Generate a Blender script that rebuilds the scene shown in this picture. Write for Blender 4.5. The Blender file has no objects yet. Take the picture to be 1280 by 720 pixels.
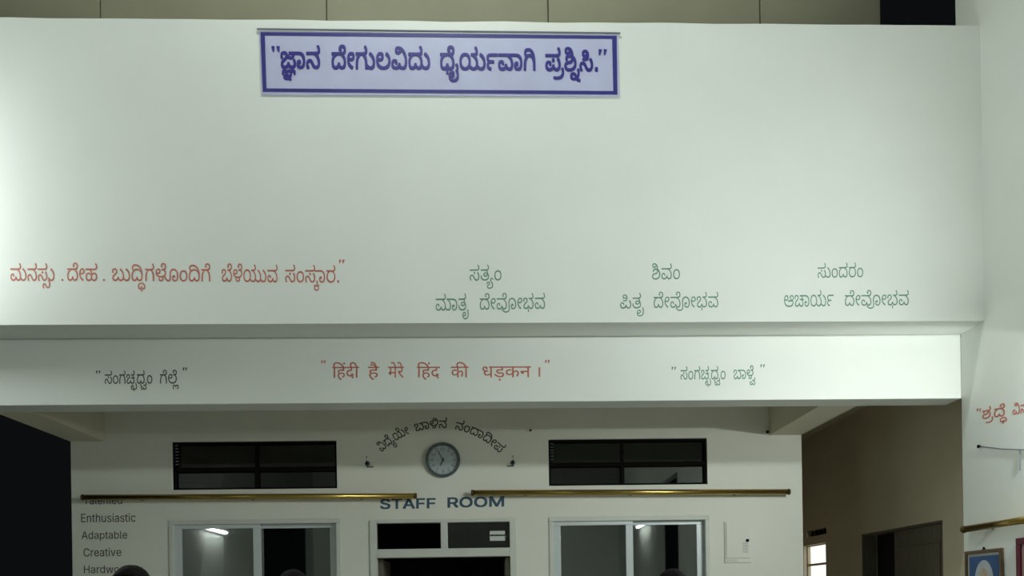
import bpy, bmesh, math, random
from mathutils import Vector, Matrix, geometry, noise

S = bpy.context.scene
C = S.collection
PI = math.pi
random.seed(4)

# ------------------------------------------------------------------ camera, light, exposure
YAW, ROLL, CX, CY, F, EYE = math.radians(1.9032), math.radians(-0.9076), 640.0, 751.75, 1000.0, 1.5
cam_d = bpy.data.cameras.new('camera')
cam_d.sensor_width = 36.0
cam_d.lens = F / 1280 * 36.0
cam_d.shift_y = (CY - 360) / 1280
cam = bpy.data.objects.new('camera', cam_d)
cam.matrix_world = (Matrix.Translation((0, 0, EYE)) @ Matrix.Rotation(-YAW, 4, 'Z')
                    @ Matrix.Rotation(PI / 2, 4, 'X') @ Matrix.Rotation(ROLL, 4, 'Z'))
C.objects.link(cam)
S.camera = cam
S.view_settings.view_transform = 'Standard'
S.view_settings.look = 'None'
S.view_settings.gamma = 1
S.view_settings.use_curve_mapping = False
S.view_settings.exposure = 0.2
w = bpy.data.worlds.new('night')
S.world = w
w.use_nodes = True
w.node_tree.nodes['Background'].inputs[0].default_value = (0.5, 0.6, 0.7, 1)
w.node_tree.nodes['Background'].inputs[1].default_value = 0.006
TUBE_COLOUR = (0.93, 1.0, 0.965)
POWER = dict(left=48, flood=98, right=140, ceiling=95)


def light(kind, name, loc, power, direction=(0, 0, -1), size=(1.15, 0.05), parent=None, colour=TUBE_COLOUR, along=None):
    d = bpy.data.lights.new(name, kind)
    d.energy = power
    d.color = colour
    if kind == 'AREA':
        d.shape = 'RECTANGLE'
        d.size, d.size_y = size
    o = bpy.data.objects.new(name, d)
    dv = Vector(direction).normalized()
    z = -dv
    # local X of the lamp runs along world Y for wall tubes, along world X for ceiling tubes
    ax = Vector(along) if along else (Vector((0, 1, 0)) if abs(dv.x) > 0.3 else Vector((1, 0, 0)))
    y = z.cross(ax).normalized()
    x = y.cross(z)
    M = Matrix((x, y, z)).transposed().to_4x4()
    o.matrix_world = Matrix.Translation(loc) @ M
    C.objects.link(o)
    if parent is not None:
        o.parent = parent
        o.matrix_parent_inverse = Matrix.Translation(parent.location).inverted()
    return o


# ------------------------------------------------------------------ helpers
def ray(px, py):
    a, b = px - CX, py - CY
    c, s = math.cos(ROLL), math.sin(ROLL)
    u, v = c * a + s * b, -s * a + c * b
    xc, zc, z = u / F, 1.0, -v / F
    return Vector((xc * math.cos(YAW) + zc * math.sin(YAW), -xc * math.sin(YAW) + zc * math.cos(YAW), z))


def at(px, py, Y):                       # photo pixel -> point of the plane at depth Y
    d = ray(px, py)
    d = d * (Y / d.y)
    return Vector((d.x, Y, d.z + EYE))


def atx(px, py, X):                      # photo pixel -> point of a side wall
    d = ray(px, py)
    d = d * (X / d.x)
    return Vector((X, d.y, d.z + EYE))


def tag(o, label=None, cat=None, group=None, kind=None):
    for k, v in (('label', label), ('category', cat), ('group', group), ('kind', kind)):
        if v:
            o[k] = v
    return o


def thing(name, label, cat, loc=(0, 0, 0), group=None, kind=None, rot=(0, 0, 0)):
    o = bpy.data.objects.new(name, None)
    o.empty_display_size = 0.1
    C.objects.link(o)
    o.location = loc
    o.rotation_euler = rot
    return tag(o, label, cat, group, kind)


def obj(name, bm, m, parent=None, smooth=False, local=False):
    """bmesh (in world coordinates unless local) -> one mesh object"""
    me = bpy.data.meshes.new(name)
    if parent is not None and not local:
        off = Vector((0, 0, 0))
        p = parent
        while p is not None:
            off += p.location
            p = p.parent
        bmesh.ops.translate(bm, verts=bm.verts, vec=-off)
    bm.normal_update()
    bm.to_mesh(me)
    bm.free()
    for mm in (m if isinstance(m, (list, tuple)) else [m]):
        me.materials.append(mm)
    if smooth:
        me.polygons.foreach_set('use_smooth', [True] * len(me.polygons))
    o = bpy.data.objects.new(name, me)
    C.objects.link(o)
    if parent is not None:
        o.parent = parent
    return o


def BM():
    return bmesh.new()


def box(bm, x0, x1, y0, y1, z0, z1, bevel=0.0, mi=0):
    v = [bm.verts.new(p) for p in ((x0, y0, z0), (x1, y0, z0), (x1, y1, z0), (x0, y1, z0),
                                   (x0, y0, z1), (x1, y0, z1), (x1, y1, z1), (x0, y1, z1))]
    fs = [bm.faces.new([v[i] for i in q]) for q in
          ((3, 2, 1, 0), (4, 5, 6, 7), (0, 1, 5, 4), (1, 2, 6, 5), (2, 3, 7, 6), (3, 0, 4, 7))]
    for f in fs:
        f.material_index = mi
    if bevel:
        es = {e for f in fs for e in f.edges}
        bmesh.ops.bevel(bm, geom=list(es), offset=bevel, segments=2, affect='EDGES', profile=0.5)
    return bm


def tube(bm, pts, r, n=12, caps=True):
    """round bar along a polyline; r a number or one radius per point"""
    pts = [Vector(p) for p in pts]
    rs = r if isinstance(r, (list, tuple)) else [r] * len(pts)
    rings = []
    ref = None
    for i, p in enumerate(pts):
        d = (pts[min(i + 1, len(pts) - 1)] - pts[max(i - 1, 0)]).normalized()
        if ref is None:
            ref = Vector((0, 0, 1)) if abs(d.z) < 0.9 else Vector((1, 0, 0))
        a = d.cross(ref).normalized()
        b = d.cross(a).normalized()
        rings.append([bm.verts.new(p + (a * math.cos(2 * PI * k / n) + b * math.sin(2 * PI * k / n)) * rs[i]) for k in range(n)])
    for A, B in zip(rings, rings[1:]):
        for k in range(n):
            f = bm.faces.new((A[k], A[(k + 1) % n], B[(k + 1) % n], B[k]))
            f.smooth = True
    if caps:
        bm.faces.new(rings[0][::-1])
        bm.faces.new(rings[-1])
    bmesh.ops.recalc_face_normals(bm, faces=bm.faces[:])
    return bm


def disc(bm, c, axis, profile, n=40):
    """lathe: profile is a list of (radius, distance along axis)"""
    c = Vector(c)
    ax = Vector(axis).normalized()
    ref = Vector((0, 0, 1)) if abs(ax.z) < 0.9 else Vector((1, 0, 0))
    a = ax.cross(ref).normalized()
    b = ax.cross(a).normalized()
    rings = []
    for r, h in profile:
        if r <= 1e-6:
            rings.append([bm.verts.new(c + ax * h)])
        else:
            rings.append([bm.verts.new(c + ax * h + (a * math.cos(2 * PI * k / n) + b * math.sin(2 * PI * k / n)) * r) for k in range(n)])
    for A, B in zip(rings, rings[1:]):
        for k in range(n):
            q = [A[k % len(A)], A[(k + 1) % len(A)], B[(k + 1) % len(B)], B[k % len(B)]]
            q = list(dict.fromkeys(q))
            if len(q) > 2:
                bm.faces.new(q)
    bmesh.ops.recalc_face_normals(bm, faces=bm.faces[:])
    return bm


def wall_cells(bm, axis, d0, d1, us, zs, holes):
    """a wall slab between d0 and d1 along its normal; holes = (u0,u1,z0,z1); axis 'Y' (u=x) or 'X' (u=y)"""
    us = sorted(set(us) | {h[i] for h in holes for i in (0, 1)})
    zs = sorted(set(zs) | {h[i] for h in holes for i in (2, 3)})
    def solid(i, j):
        if i < 0 or j < 0 or i >= len(us) - 1 or j >= len(zs) - 1:
            return False
        u, z = (us[i] + us[i + 1]) / 2, (zs[j] + zs[j + 1]) / 2
        return not any(h[0] < u < h[1] and h[2] < z < h[3] for h in holes)
    cache = {}
    def V(u, z, d):
        k = (round(u, 5), round(z, 5), d)
        if k not in cache:
            cache[k] = bm.verts.new((u, d, z) if axis == 'Y' else (d, u, z))
        return cache[k]
    for i in range(len(us) - 1):
        for j in range(len(zs) - 1):
            if not solid(i, j):
                continue
            u0, u1, z0, z1 = us[i], us[i + 1], zs[j], zs[j + 1]
            for d in (d0, d1):
                bm.faces.new((V(u0, z0, d), V(u1, z0, d), V(u1, z1, d), V(u0, z1, d)))
            if not solid(i - 1, j):
                bm.faces.new((V(u0, z0, d0), V(u0, z1, d0), V(u0, z1, d1), V(u0, z0, d1)))
            if not solid(i + 1, j):
                bm.faces.new((V(u1, z0, d0), V(u1, z0, d1), V(u1, z1, d1), V(u1, z1, d0)))
            if not solid(i, j - 1):
                bm.faces.new((V(u0, z0, d0), V(u1, z0, d0), V(u1, z0, d1), V(u0, z0, d1)))
            if not solid(i, j + 1):
                bm.faces.new((V(u0, z1, d0), V(u1, z1, d0), V(u1, z1, d1), V(u0, z1, d1)))
    bmesh.ops.recalc_face_normals(bm, faces=bm.faces[:])
    return bm


# ------------------------------------------------------------------ materials
def lin(c):
    return tuple(((v / 255) / 12.92 if v <= 10 else (((v / 255) + 0.055) / 1.055) ** 2.4) for v in c)


def mat(name, col, rough=0.6, metal=0.0, var=0.0, scale=6.0, bump=0.0, bscale=90.0, emit=None, stretch=None):
    m = bpy.data.materials.new(name)
    m.use_nodes = True
    nt = m.node_tree
    N, L = nt.nodes, nt.links
    b = N['Principled BSDF']
    b.inputs['Roughness'].default_value = rough
    b.inputs['Metallic'].default_value = metal
    b.inputs['Base Color'].default_value = (*col, 1)
    tc = N.new('ShaderNodeTexCoord')
    src = tc.outputs['Object']
    if stretch:
        mp = N.new('ShaderNodeMapping')
        mp.inputs['Scale'].default_value = stretch
        L.new(src, mp.inputs['Vector'])
        src = mp.outputs['Vector']
    n = N.new('ShaderNodeTexNoise')
    n.inputs['Scale'].default_value = scale
    n.inputs['Detail'].default_value = 5
    L.new(src, n.inputs['Vector'])
    r = N.new('ShaderNodeValToRGB')
    r.color_ramp.elements[0].position = 0.3
    r.color_ramp.elements[1].position = 0.7
    r.color_ramp.elements[0].color = (*[max(0, c * (1 - var)) for c in col], 1)
    r.color_ramp.elements[1].color = (*[min(1, c * (1 + var)) for c in col], 1)
    L.new(n.outputs['Fac'], r.inputs['Fac'])
    L.new(r.outputs['Color'], b.inputs['Base Color'])
    if bump:
        n2 = N.new('ShaderNodeTexNoise')
        n2.inputs['Scale'].default_value = bscale
        n2.inputs['Detail'].default_value = 3
        L.new(src, n2.inputs['Vector'])
        bp = N.new('ShaderNodeBump')
        bp.inputs['Strength'].default_value = bump
        bp.inputs['Distance'].default_value = 0.004
        L.new(n2.outputs['Fac'], bp.inputs['Height'])
        L.new(bp.outputs['Normal'], b.inputs['Normal'])
    if emit:
        b.inputs['Emission Color'].default_value = (*emit[0], 1)
        b.inputs['Emission Strength'].default_value = emit[1]
    return m


def glass(name, tint, ior=1.75, rough=0.02):
    m = bpy.data.materials.new(name)
    m.use_nodes = True
    nt = m.node_tree
    N, L = nt.nodes, nt.links
    N.remove(N['Principled BSDF'])
    t = N.new('ShaderNodeBsdfTransparent')
    t.inputs[0].default_value = (*tint, 1)
    g = N.new('ShaderNodeBsdfGlossy')
    g.inputs['Roughness'].default_value = rough
    fr = N.new('ShaderNodeFresnel')
    fr.inputs['IOR'].default_value = ior
    mx = N.new('ShaderNodeMixShader')
    L.new(fr.outputs[0], mx.inputs[0])
    L.new(t.outputs[0], mx.inputs[1])
    L.new(g.outputs[0], mx.inputs[2])
    L.new(mx.outputs[0], N['Material Output'].inputs[0])
    return m


M = dict(
    wall=mat('wall_plaster', (0.78, 0.81, 0.76), 0.55, var=0.02, scale=1.5, bump=0.12, bscale=60),
    hall=mat('darkened_hall_plaster', (0.52, 0.54, 0.50), 0.6, var=0.03, scale=1.5, bump=0.12, bscale=60),  # wall plaster darkened so the left side bounces less light
    back=mat('inner_wall_plaster', (0.80, 0.81, 0.72), 0.6, var=0.025, scale=1.5, bump=0.12, bscale=60),
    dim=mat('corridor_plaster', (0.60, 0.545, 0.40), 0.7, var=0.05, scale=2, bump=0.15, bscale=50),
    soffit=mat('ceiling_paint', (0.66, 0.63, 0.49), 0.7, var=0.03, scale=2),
    upper=mat('upper_wall_board', (0.42, 0.41, 0.29), 0.7, var=0.06, scale=1.2),
    dark=mat('interior_painted_dark', (0.05, 0.05, 0.045), 0.9, var=0.1),  # near-black: darkness of unlit rooms put into the colour
    floor=mat('floor_terrazzo', (0.31, 0.30, 0.275), 0.35, var=0.15, scale=60),
    earth=mat('yard_earth', (0.04, 0.035, 0.03), 0.95, var=0.3, scale=8),
    alu=mat('window_aluminium', (0.62, 0.67, 0.68), 0.4, metal=0.25, var=0.03, scale=10),
    jamb=mat('painted_frame', (0.66, 0.68, 0.62), 0.5, var=0.03, scale=8),
    black=mat('black_painted_metal', (0.006, 0.006, 0.0055), 0.85, var=0.2, scale=20),
    brass=mat('brass_rod', (0.42, 0.30, 0.085), 0.24, metal=0.9, var=0.15, scale=3, stretch=(0.6, 6, 6)),
    cap=mat('brass_cap', (0.10, 0.085, 0.04), 0.4, metal=0.7, var=0.1),
    glass=glass('window_glass', (0.55, 0.6, 0.58), 3.0),
    dglass=glass('smoked_glass', (0.25, 0.27, 0.26), 1.8),
    banner=mat('banner_vinyl', (0.50, 0.52, 0.72), 0.4, var=0.04, scale=5),
    border=mat('banner_border', (0.028, 0.028, 0.21), 0.45, var=0.08, scale=20),
    blue=mat('banner_letter_ink', (0.030, 0.022, 0.24), 0.45, var=0.08, scale=20),
    batten=mat('batten_grey', (0.20, 0.21, 0.25), 0.5, var=0.1),
    red=mat('red_paint', (0.52, 0.15, 0.105), 0.6, var=0.18, scale=25),
    green=mat('green_paint', (0.12, 0.26, 0.185), 0.6, var=0.18, scale=25),
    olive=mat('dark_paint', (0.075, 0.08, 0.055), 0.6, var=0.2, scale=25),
    teal=mat('blue_grey_paint', (0.045, 0.095, 0.15), 0.55, var=0.15, scale=25),
    rim=mat('clock_rim', (0.16, 0.19, 0.21), 0.25, metal=0.6, var=0.1),
    face=mat('clock_face', (0.50, 0.56, 0.58), 0.35, var=0.05, scale=14),
    hand=mat('clock_hand', (0.05, 0.06, 0.06), 0.4, var=0.1),
    cover=glass('clock_cover', (0.97, 0.98, 0.98), 1.35),
    wood=mat('frame_wood', (0.13, 0.085, 0.04), 0.4, var=0.35, scale=10, stretch=(1, 1, 12)),
    mount=mat('frame_mount', (0.52, 0.52, 0.47), 0.6, var=0.05),
    pblue=mat('picture_blue', (0.018, 0.085, 0.26), 0.35, var=0.2, scale=5),
    pwhite=mat('picture_white', (0.50, 0.55, 0.60), 0.35, var=0.1, scale=9),
    pskin=mat('picture_skin', (0.55, 0.42, 0.30), 0.35, var=0.1, scale=20),
    maroon=mat('maroon_frame', (0.13, 0.012, 0.035), 0.4, var=0.25, scale=10),
    pink=mat('picture_cream', (0.52, 0.34, 0.32), 0.5, var=0.1),
    tube=mat('tube_glow', (0.9, 0.95, 0.92), 0.4, emit=((0.92, 1.0, 0.95), 14.0)),
    bright=mat('bare_tube_glow', (0.9, 0.95, 0.92), 0.4, emit=((0.93, 1.0, 0.965), 120.0)),
    lamp=mat('lamp_white_metal', (0.75, 0.77, 0.74), 0.4, var=0.03),
    lit=mat('lit_pane', (0.9, 0.9, 0.88), 0.5, emit=((1.0, 0.98, 0.95), 0.85)),
    litdim=mat('lit_pane_far', (0.8, 0.8, 0.76), 0.5, emit=((1.0, 0.98, 0.92), 3.4)),
    door=mat('door_wood', (0.13, 0.115, 0.085), 0.55, var=0.2, scale=5, stretch=(8, 8, 1)),
    doorleaf=mat('door_leaf_paint', (0.36, 0.34, 0.26), 0.5, var=0.1, scale=4),
    skin=mat('skin', (0.30, 0.165, 0.10), 0.5, var=0.06, scale=14),
    hair=mat('black_hair', (0.005, 0.0045, 0.0045), 0.75, var=0.3, scale=40, stretch=(6, 6, 1)),
    eyew=mat('eye_white', (0.8, 0.8, 0.78), 0.3, var=0.02),
    iris=mat('eye_dark', (0.02, 0.012, 0.008), 0.2, var=0.1),
    lips=mat('lips', (0.28, 0.10, 0.08), 0.45, var=0.05),
    shirt1=mat('white_shirt_cloth', (0.60, 0.62, 0.62), 0.8, var=0.06, scale=12),
    shirt2=mat('blue_shirt_cloth', (0.10, 0.16, 0.30), 0.8, var=0.1, scale=12),
    shirt3=mat('maroon_shirt_cloth', (0.22, 0.05, 0.06), 0.8, var=0.1, scale=12),
    trousers=mat('dark_trouser_cloth', (0.04, 0.042, 0.05), 0.8, var=0.15, scale=12),
    shoe=mat('black_shoe', (0.02, 0.018, 0.016), 0.35, var=0.2),
)

for k_ in ('black', 'hair'):
    M[k_].node_tree.nodes['Principled BSDF'].inputs['Specular IOR Level'].default_value = 0.08

# ------------------------------------------------------------------ lettering outlines
# outlines of the letters: number -> contours, each a flat list x, y, x, y in font units; words: (letter, x)
GLYPHS = {
1: [[242,549,234,560,244,596,258,636,273,676,289,717,306,756,322,793,387,793,378,754,368,712,358,668,350,626,342,586,336,549], [58,549,52,560,62,596,74,636,89,676,104,717,121,756,138,793,202,793,193,754,183,712,174,668,165,626,158,586,151,549]],
2: [[561,-12,505,-5,458,14,417,50,380,104,411,104,387,64,360,34,331,13,298,-2,261,-9,218,-12,166,-7,124,10,91,34,68,65,54,100,49,136,53,176,66,210,86,240,113,268,147,294,187,321,221,345,248,368,265,392,271,422,269,442,263,458,253,472,238,482,217,488,190,490,153,485,127,472,112,450,107,422,108,406,112,392,118,377,127,363,57,332,43,357,34,382,28,406,26,431,30,465,44,496,67,523,98,544,140,558,191,563,246,558,288,542,318,518,337,489,348,456,351,423,347,389,336,358,318,331,292,305,261,280,224,254,184,226,154,201,137,174,131,141,138,107,157,84,186,71,223,67,281,76,322,102,347,143,358,195,434,195,447,137,476,98,515,75,561,67,609,74,640,94,657,122,663,155,660,183,652,210,638,234,620,257,691,303,713,271,730,234,741,194,745,151,740,106,726,67,701,34,666,9,619,-7], [514,311,459,316,412,330,374,352,342,378,316,408,296,438,278,469,316,511,364,450,412,412,459,392,505,385,538,389,564,400,582,420,588,450,585,471,578,491,565,508,550,521,626,551,642,533,656,510,667,482,670,449,665,409,651,375,628,348,598,328,559,315], [422,474,422,551,626,551,626,474], [305,-391,246,-384,204,-364,179,-334,171,-297,179,-260,204,-232,245,-214,299,-208,337,-210,371,-218,402,-230,430,-246,455,-267,477,-292,495,-318,510,-346,522,-375,530,-405,460,-418,449,-378,432,-342,409,-312,380,-288,344,-274,301,-269,274,-271,256,-276,246,-285,242,-297,246,-310,258,-321,280,-328,314,-330,370,-325,412,-312,443,-290,464,-264,476,-234,480,-204,475,-165,462,-140,440,-125,413,-120,395,-122,380,-128,368,-136,358,-148,351,-163,347,-180,279,-180,272,-154,257,-136,237,-124,213,-120,194,-123,180,-132,171,-147,168,-165,168,-175,170,-184,172,-194,176,-204,111,-220,106,-205,101,-186,98,-167,97,-148,105,-110,128,-80,163,-61,205,-55,245,-60,277,-74,304,-97,330,-130,297,-134,323,-95,354,-72,387,-59,421,-55,457,-59,488,-70,513,-90,532,-118,534,-121,536,-124,538,-128,539,-132,544,-147,547,-163,549,-181,550,-200,547,-232,536,-268,517,-303,486,-335,471,-344,440,-362,402,-378,357,-388], [652,-204,656,-195,658,-184,660,-173,660,-165,657,-147,648,-132,634,-123,614,-120,593,-124,573,-135,555,-154,540,-179,514,-108,536,-87,561,-70,590,-59,625,-55,666,-62,700,-81,723,-111,731,-148,730,-169,726,-190,722,-207,717,-220]],
3: [[407,241,401,167,382,104,352,54,310,18,258,-5,195,-12,144,-7,102,10,68,35,44,68,29,106,24,148,28,188,39,221,57,246,80,264,106,275,135,279,168,274,192,260,206,239,211,212,207,187,196,167,178,154,156,150,132,154,114,165,104,184,100,210,108,212,102,198,98,184,97,170,96,155,102,121,118,90,149,69,196,62,233,67,264,82,290,106,309,141,321,186,325,241,322,294,311,339,294,378,269,410,248,430,224,446,196,458,160,467,116,472,60,474,-250,474,-250,551,79,551,141,548,194,541,239,528,276,510,309,488,337,460,367,418,389,368,402,308]],
4: [[483,-12,435,-7,396,8,364,31,338,60,315,92,294,125,271,164,251,191,234,210,218,221,201,227,182,229,152,224,130,208,116,182,111,148,114,116,125,82,141,49,162,17,84,-14,63,20,46,60,35,102,31,145,36,189,51,228,74,260,105,284,141,300,181,305,236,298,279,276,314,239,349,187,371,151,391,121,411,97,434,80,460,70,492,67,536,76,566,104,582,143,587,190,580,258,558,320,523,375,478,420,426,454,367,474,33,474,33,551,458,551,504,552,534,556,552,562,566,569,577,580,584,592,587,604,588,618,584,651,572,682,552,714,523,747,588,790,628,741,652,696,665,655,669,612,667,591,661,566,649,539,628,516,600,497,568,484,527,476,475,474,451,474,508,483,555,448,595,407,627,361,650,310,664,256,669,198,657,110,620,44,562,2]],
5: [[216,-12,146,2,90,46,54,118,42,220,46,280,60,334,81,383,112,426,151,461,197,487,212,474,42,474,42,551,480,551,538,553,578,560,603,570,621,583,631,598,638,614,641,632,642,651,636,688,616,716,586,734,549,740,513,734,484,718,464,694,457,667,457,662,457,656,457,651,458,646,429,688,439,690,448,692,456,693,464,693,486,690,503,682,514,668,517,650,513,630,502,614,484,605,461,602,430,608,410,626,398,652,394,681,399,712,412,742,435,768,466,790,506,804,554,809,603,804,644,788,678,762,702,728,718,687,723,640,720,605,712,573,697,545,676,521,655,505,630,493,600,484,567,478,574,490,617,463,654,428,683,384,705,334,718,278,723,220,711,118,674,46,618,2,545,-12,505,-9,470,0,441,14,414,36,390,66,366,104,398,109,374,64,346,32,317,10,285,-3,251,-10], [227,67,272,76,308,102,332,143,344,195,420,195,433,137,460,98,497,75,537,67,580,76,613,102,634,148,641,218,637,269,626,316,606,360,579,399,544,431,502,456,451,471,393,476,376,476,318,471,267,457,224,434,188,404,160,366,140,322,128,274,124,220,131,150,151,102,184,76]],
6: [[382,430,377,389,362,352,337,322,303,298,260,283,207,278,156,284,114,302,80,325,56,349,81,415,92,402,106,387,123,372,144,360,170,351,200,348,246,354,277,370,295,396,301,427,297,455,284,476,262,489,232,493,203,488,176,475,151,453,132,422,119,382,115,335,115,324,121,262,140,210,171,164,210,126,258,92,313,64,270,-12,206,25,149,68,102,120,66,179,44,246,36,323,42,392,62,450,93,498,133,534,181,556,236,563,279,559,316,546,344,526,365,500,378,467]],
7: [[326,476,285,471,251,456,222,432,199,401,180,365,164,324,157,298,151,268,147,235,144,198,142,156,141,110,141,0,50,0,50,127,53,204,62,276,80,342,107,401,146,450,198,489,215,474,47,474,47,551,386,551,432,552,462,556,481,562,495,569,506,580,512,592,516,604,517,618,513,651,501,682,481,714,452,747,517,790,556,741,581,696,594,655,598,612,594,576,580,544,559,518,532,498,499,484,461,477,467,481,517,436,552,384,575,326,589,264,596,198,598,130,598,0,507,0,507,110,506,158,504,202,500,241,496,277,489,309,480,336,453,394,420,438,379,467]],
8: [[116,-12,45,-2,-17,26,-71,70,-119,123,-68,177,-26,130,18,96,65,74,119,67,172,77,212,106,237,152,245,210,239,276,220,333,190,382,151,424,104,460,49,488,92,565,156,528,213,482,260,428,296,365,319,294,327,215,321,153,304,98,275,52,234,18,181,-5]],
9: [[375,-12,275,-2,192,29,125,78,76,142,47,220,37,308,43,382,62,444,93,494,134,532,185,555,242,563,284,559,319,547,347,528,368,501,381,468,385,429,380,388,366,352,341,322,308,298,264,283,212,278,191,279,171,282,153,287,136,294,122,301,108,309,118,380,129,373,142,366,156,359,171,353,188,349,206,348,252,354,283,370,301,396,307,427,302,455,289,476,268,489,242,493,210,488,180,475,154,451,133,416,120,368,115,306,122,244,145,187,182,138,234,101,299,77,378,69,456,75,520,94,572,125,610,166,632,219,640,281,630,347,600,404,553,451,492,491,538,565,615,512,674,448,710,371,722,281,713,204,686,134,641,75,574,28,486,-2]],
10: [[224,-12,171,-6,124,10,84,36,54,72,35,116,29,167,34,209,47,246,69,278,99,303,136,319,181,324,229,318,266,299,290,270,298,231,297,215,295,199,291,184,285,172,217,178,219,185,221,194,222,202,223,210,220,229,211,243,197,251,178,254,150,249,126,232,111,206,106,170,114,129,137,96,176,74,232,67,292,76,333,102,358,143,370,195,446,195,458,137,485,98,522,75,565,67,598,70,626,81,648,98,665,120,678,148,686,180,691,217,693,257,686,344,665,425,632,499,588,564,537,618,478,658,415,684,349,693,320,689,300,678,288,661,284,641,288,620,300,603,318,592,343,589,377,594,406,610,428,638,438,682,515,675,502,625,482,586,455,556,424,535,387,523,347,519,307,522,272,533,244,550,223,574,210,605,206,642,210,674,224,704,246,728,274,747,310,759,352,763,437,753,517,724,589,676,652,614,704,539,743,453,768,358,776,255,774,203,766,156,754,116,738,81,718,52,694,28,666,11,636,-2,603,-10,567,-12,524,-9,490,1,462,17,438,40,416,68,394,101,425,105,398,63,370,32,338,11,304,-2,267,-10]],
11: [[216,-12,146,2,90,46,54,118,42,220,46,280,60,334,81,383,112,426,151,461,197,487,212,474,42,474,42,551,512,551,557,552,588,556,607,562,620,569,632,580,638,592,641,604,642,618,638,651,626,682,606,714,577,747,642,790,682,741,706,696,719,655,723,612,721,591,715,566,703,539,682,516,671,507,658,499,642,492,625,486,606,481,583,477,584,483,624,456,658,421,686,379,706,331,719,278,723,220,711,118,674,46,618,2,545,-12,505,-9,470,0,441,14,414,36,390,66,366,104,398,109,374,64,346,32,317,10,285,-3,251,-10], [227,67,272,76,308,102,332,143,344,195,420,195,433,137,460,98,497,75,537,67,580,76,613,101,634,147,641,217,637,268,626,316,606,360,579,399,544,431,502,456,451,471,393,476,376,476,318,471,267,457,224,434,188,403,160,365,140,322,128,273,124,219,131,149,151,102,184,76]],
12: [[216,-12,146,2,90,46,54,118,42,220,46,280,60,334,81,383,112,426,151,461,197,487,212,474,42,474,42,551,480,551,538,553,578,560,603,570,621,583,631,598,638,614,641,632,642,651,636,688,616,716,586,734,549,740,513,734,484,718,464,694,457,667,457,662,457,656,457,651,458,646,429,688,439,690,448,692,456,693,464,693,486,690,503,682,514,668,517,650,513,630,502,614,484,605,461,602,430,608,410,626,398,652,394,681,399,712,412,742,435,768,466,790,506,804,554,809,603,804,644,788,678,762,702,728,718,687,723,640,720,605,712,573,697,545,676,521,655,505,630,493,600,484,567,478,574,490,617,463,654,428,683,384,705,334,718,278,723,220,711,118,674,46,618,2,545,-12,505,-9,470,0,441,14,414,36,390,66,366,104,398,109,374,64,346,32,317,10,285,-3,251,-10], [227,67,272,76,308,102,332,143,344,195,420,195,433,137,460,98,497,75,537,67,580,76,613,102,634,148,641,218,637,269,626,316,606,360,579,399,544,431,502,456,451,471,393,476,376,476,318,471,267,457,224,434,188,404,160,366,140,322,128,274,124,220,131,150,151,102,184,76], [336,-144,344,15,421,15,429,-144]],
13: [[-85,-415,-150,-409,-205,-390,-248,-360,-279,-321,-298,-274,-304,-222,-299,-178,-284,-140,-261,-107,-231,-82,-194,-65,-152,-60,-115,-64,-86,-74,-63,-90,-48,-112,-39,-138,-36,-166,-44,-209,-66,-242,-106,-265,-165,-272,-189,-271,-211,-267,-232,-260,-252,-250,-265,-177,-243,-192,-222,-202,-201,-208,-177,-210,-144,-207,-123,-198,-111,-184,-107,-164,-110,-146,-120,-133,-135,-125,-154,-122,-177,-125,-197,-134,-213,-148,-224,-168,-232,-192,-234,-220,-234,-224,-225,-276,-198,-314,-153,-339,-87,-347,-42,-343,0,-332,37,-313,66,-285,86,-246,92,-195,87,-148,73,-107,52,-70,27,-39,50,-19,68,2,78,24,82,51,78,78,68,104,49,127,23,150,76,203,118,164,144,128,157,92,161,55,157,17,145,-12,129,-33,112,-50,106,-21,134,-61,153,-102,164,-147,168,-197,160,-264,137,-318,100,-361,50,-391,-12,-409]],
14: [[308,-12,240,-6,183,14,137,44,100,83,73,128,54,177,44,228,40,279,48,356,73,424,113,482,166,526,231,554,306,563,375,556,432,536,478,506,514,467,541,422,558,374,569,324,572,276,564,196,539,126,500,68,447,24,383,-3], [306,67,358,73,403,92,440,122,467,164,484,216,490,279,485,336,469,386,443,427,407,458,361,478,305,484,256,478,212,461,174,432,146,392,128,340,122,277,128,214,144,162,171,121,208,91,253,73], [721,-12,650,-2,588,26,534,70,486,123,538,177,580,130,623,96,670,74,722,67,777,77,817,106,842,152,850,210,844,273,824,330,794,379,752,421,702,454,644,477,782,481,826,449,864,412,893,371,914,325,928,273,932,215,929,175,922,134,908,96,887,61,859,31,822,8,776,-7], [1088,-12,1017,-2,956,26,902,70,853,123,904,177,946,130,990,96,1037,74,1091,67,1144,77,1184,106,1209,152,1217,210,1211,276,1192,333,1162,382,1123,424,1076,460,1021,488,1064,565,1128,528,1185,482,1232,428,1268,365,1291,294,1299,215,1293,153,1276,98,1247,52,1206,18,1154,-5], [923,612,921,591,916,566,903,539,882,516,855,497,822,484,782,476,730,474,600,474,600,551,712,551,758,552,788,556,807,562,820,569,831,580,838,592,841,604,842,618,838,651,826,682,806,714,777,747,842,790,882,741,906,696,919,655]],
15: [[552,474,279,474,228,473,192,471,166,465,143,454,131,444,122,430,116,414,114,395,116,373,124,356,135,343,149,332,168,324,192,318,223,316,265,315,380,315,380,238,284,238,251,238,226,237,206,236,192,234,179,231,168,227,149,216,134,202,125,183,122,160,126,132,138,110,157,96,180,86,208,81,238,79,248,79,248,0,233,0,194,2,158,8,124,19,96,35,73,56,55,82,44,114,40,152,42,179,48,202,59,224,74,244,94,261,119,276,124,268,88,291,58,322,38,360,32,407,35,434,44,460,58,484,75,503,98,520,123,532,152,541,186,546,227,550,277,551,552,551]],
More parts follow.
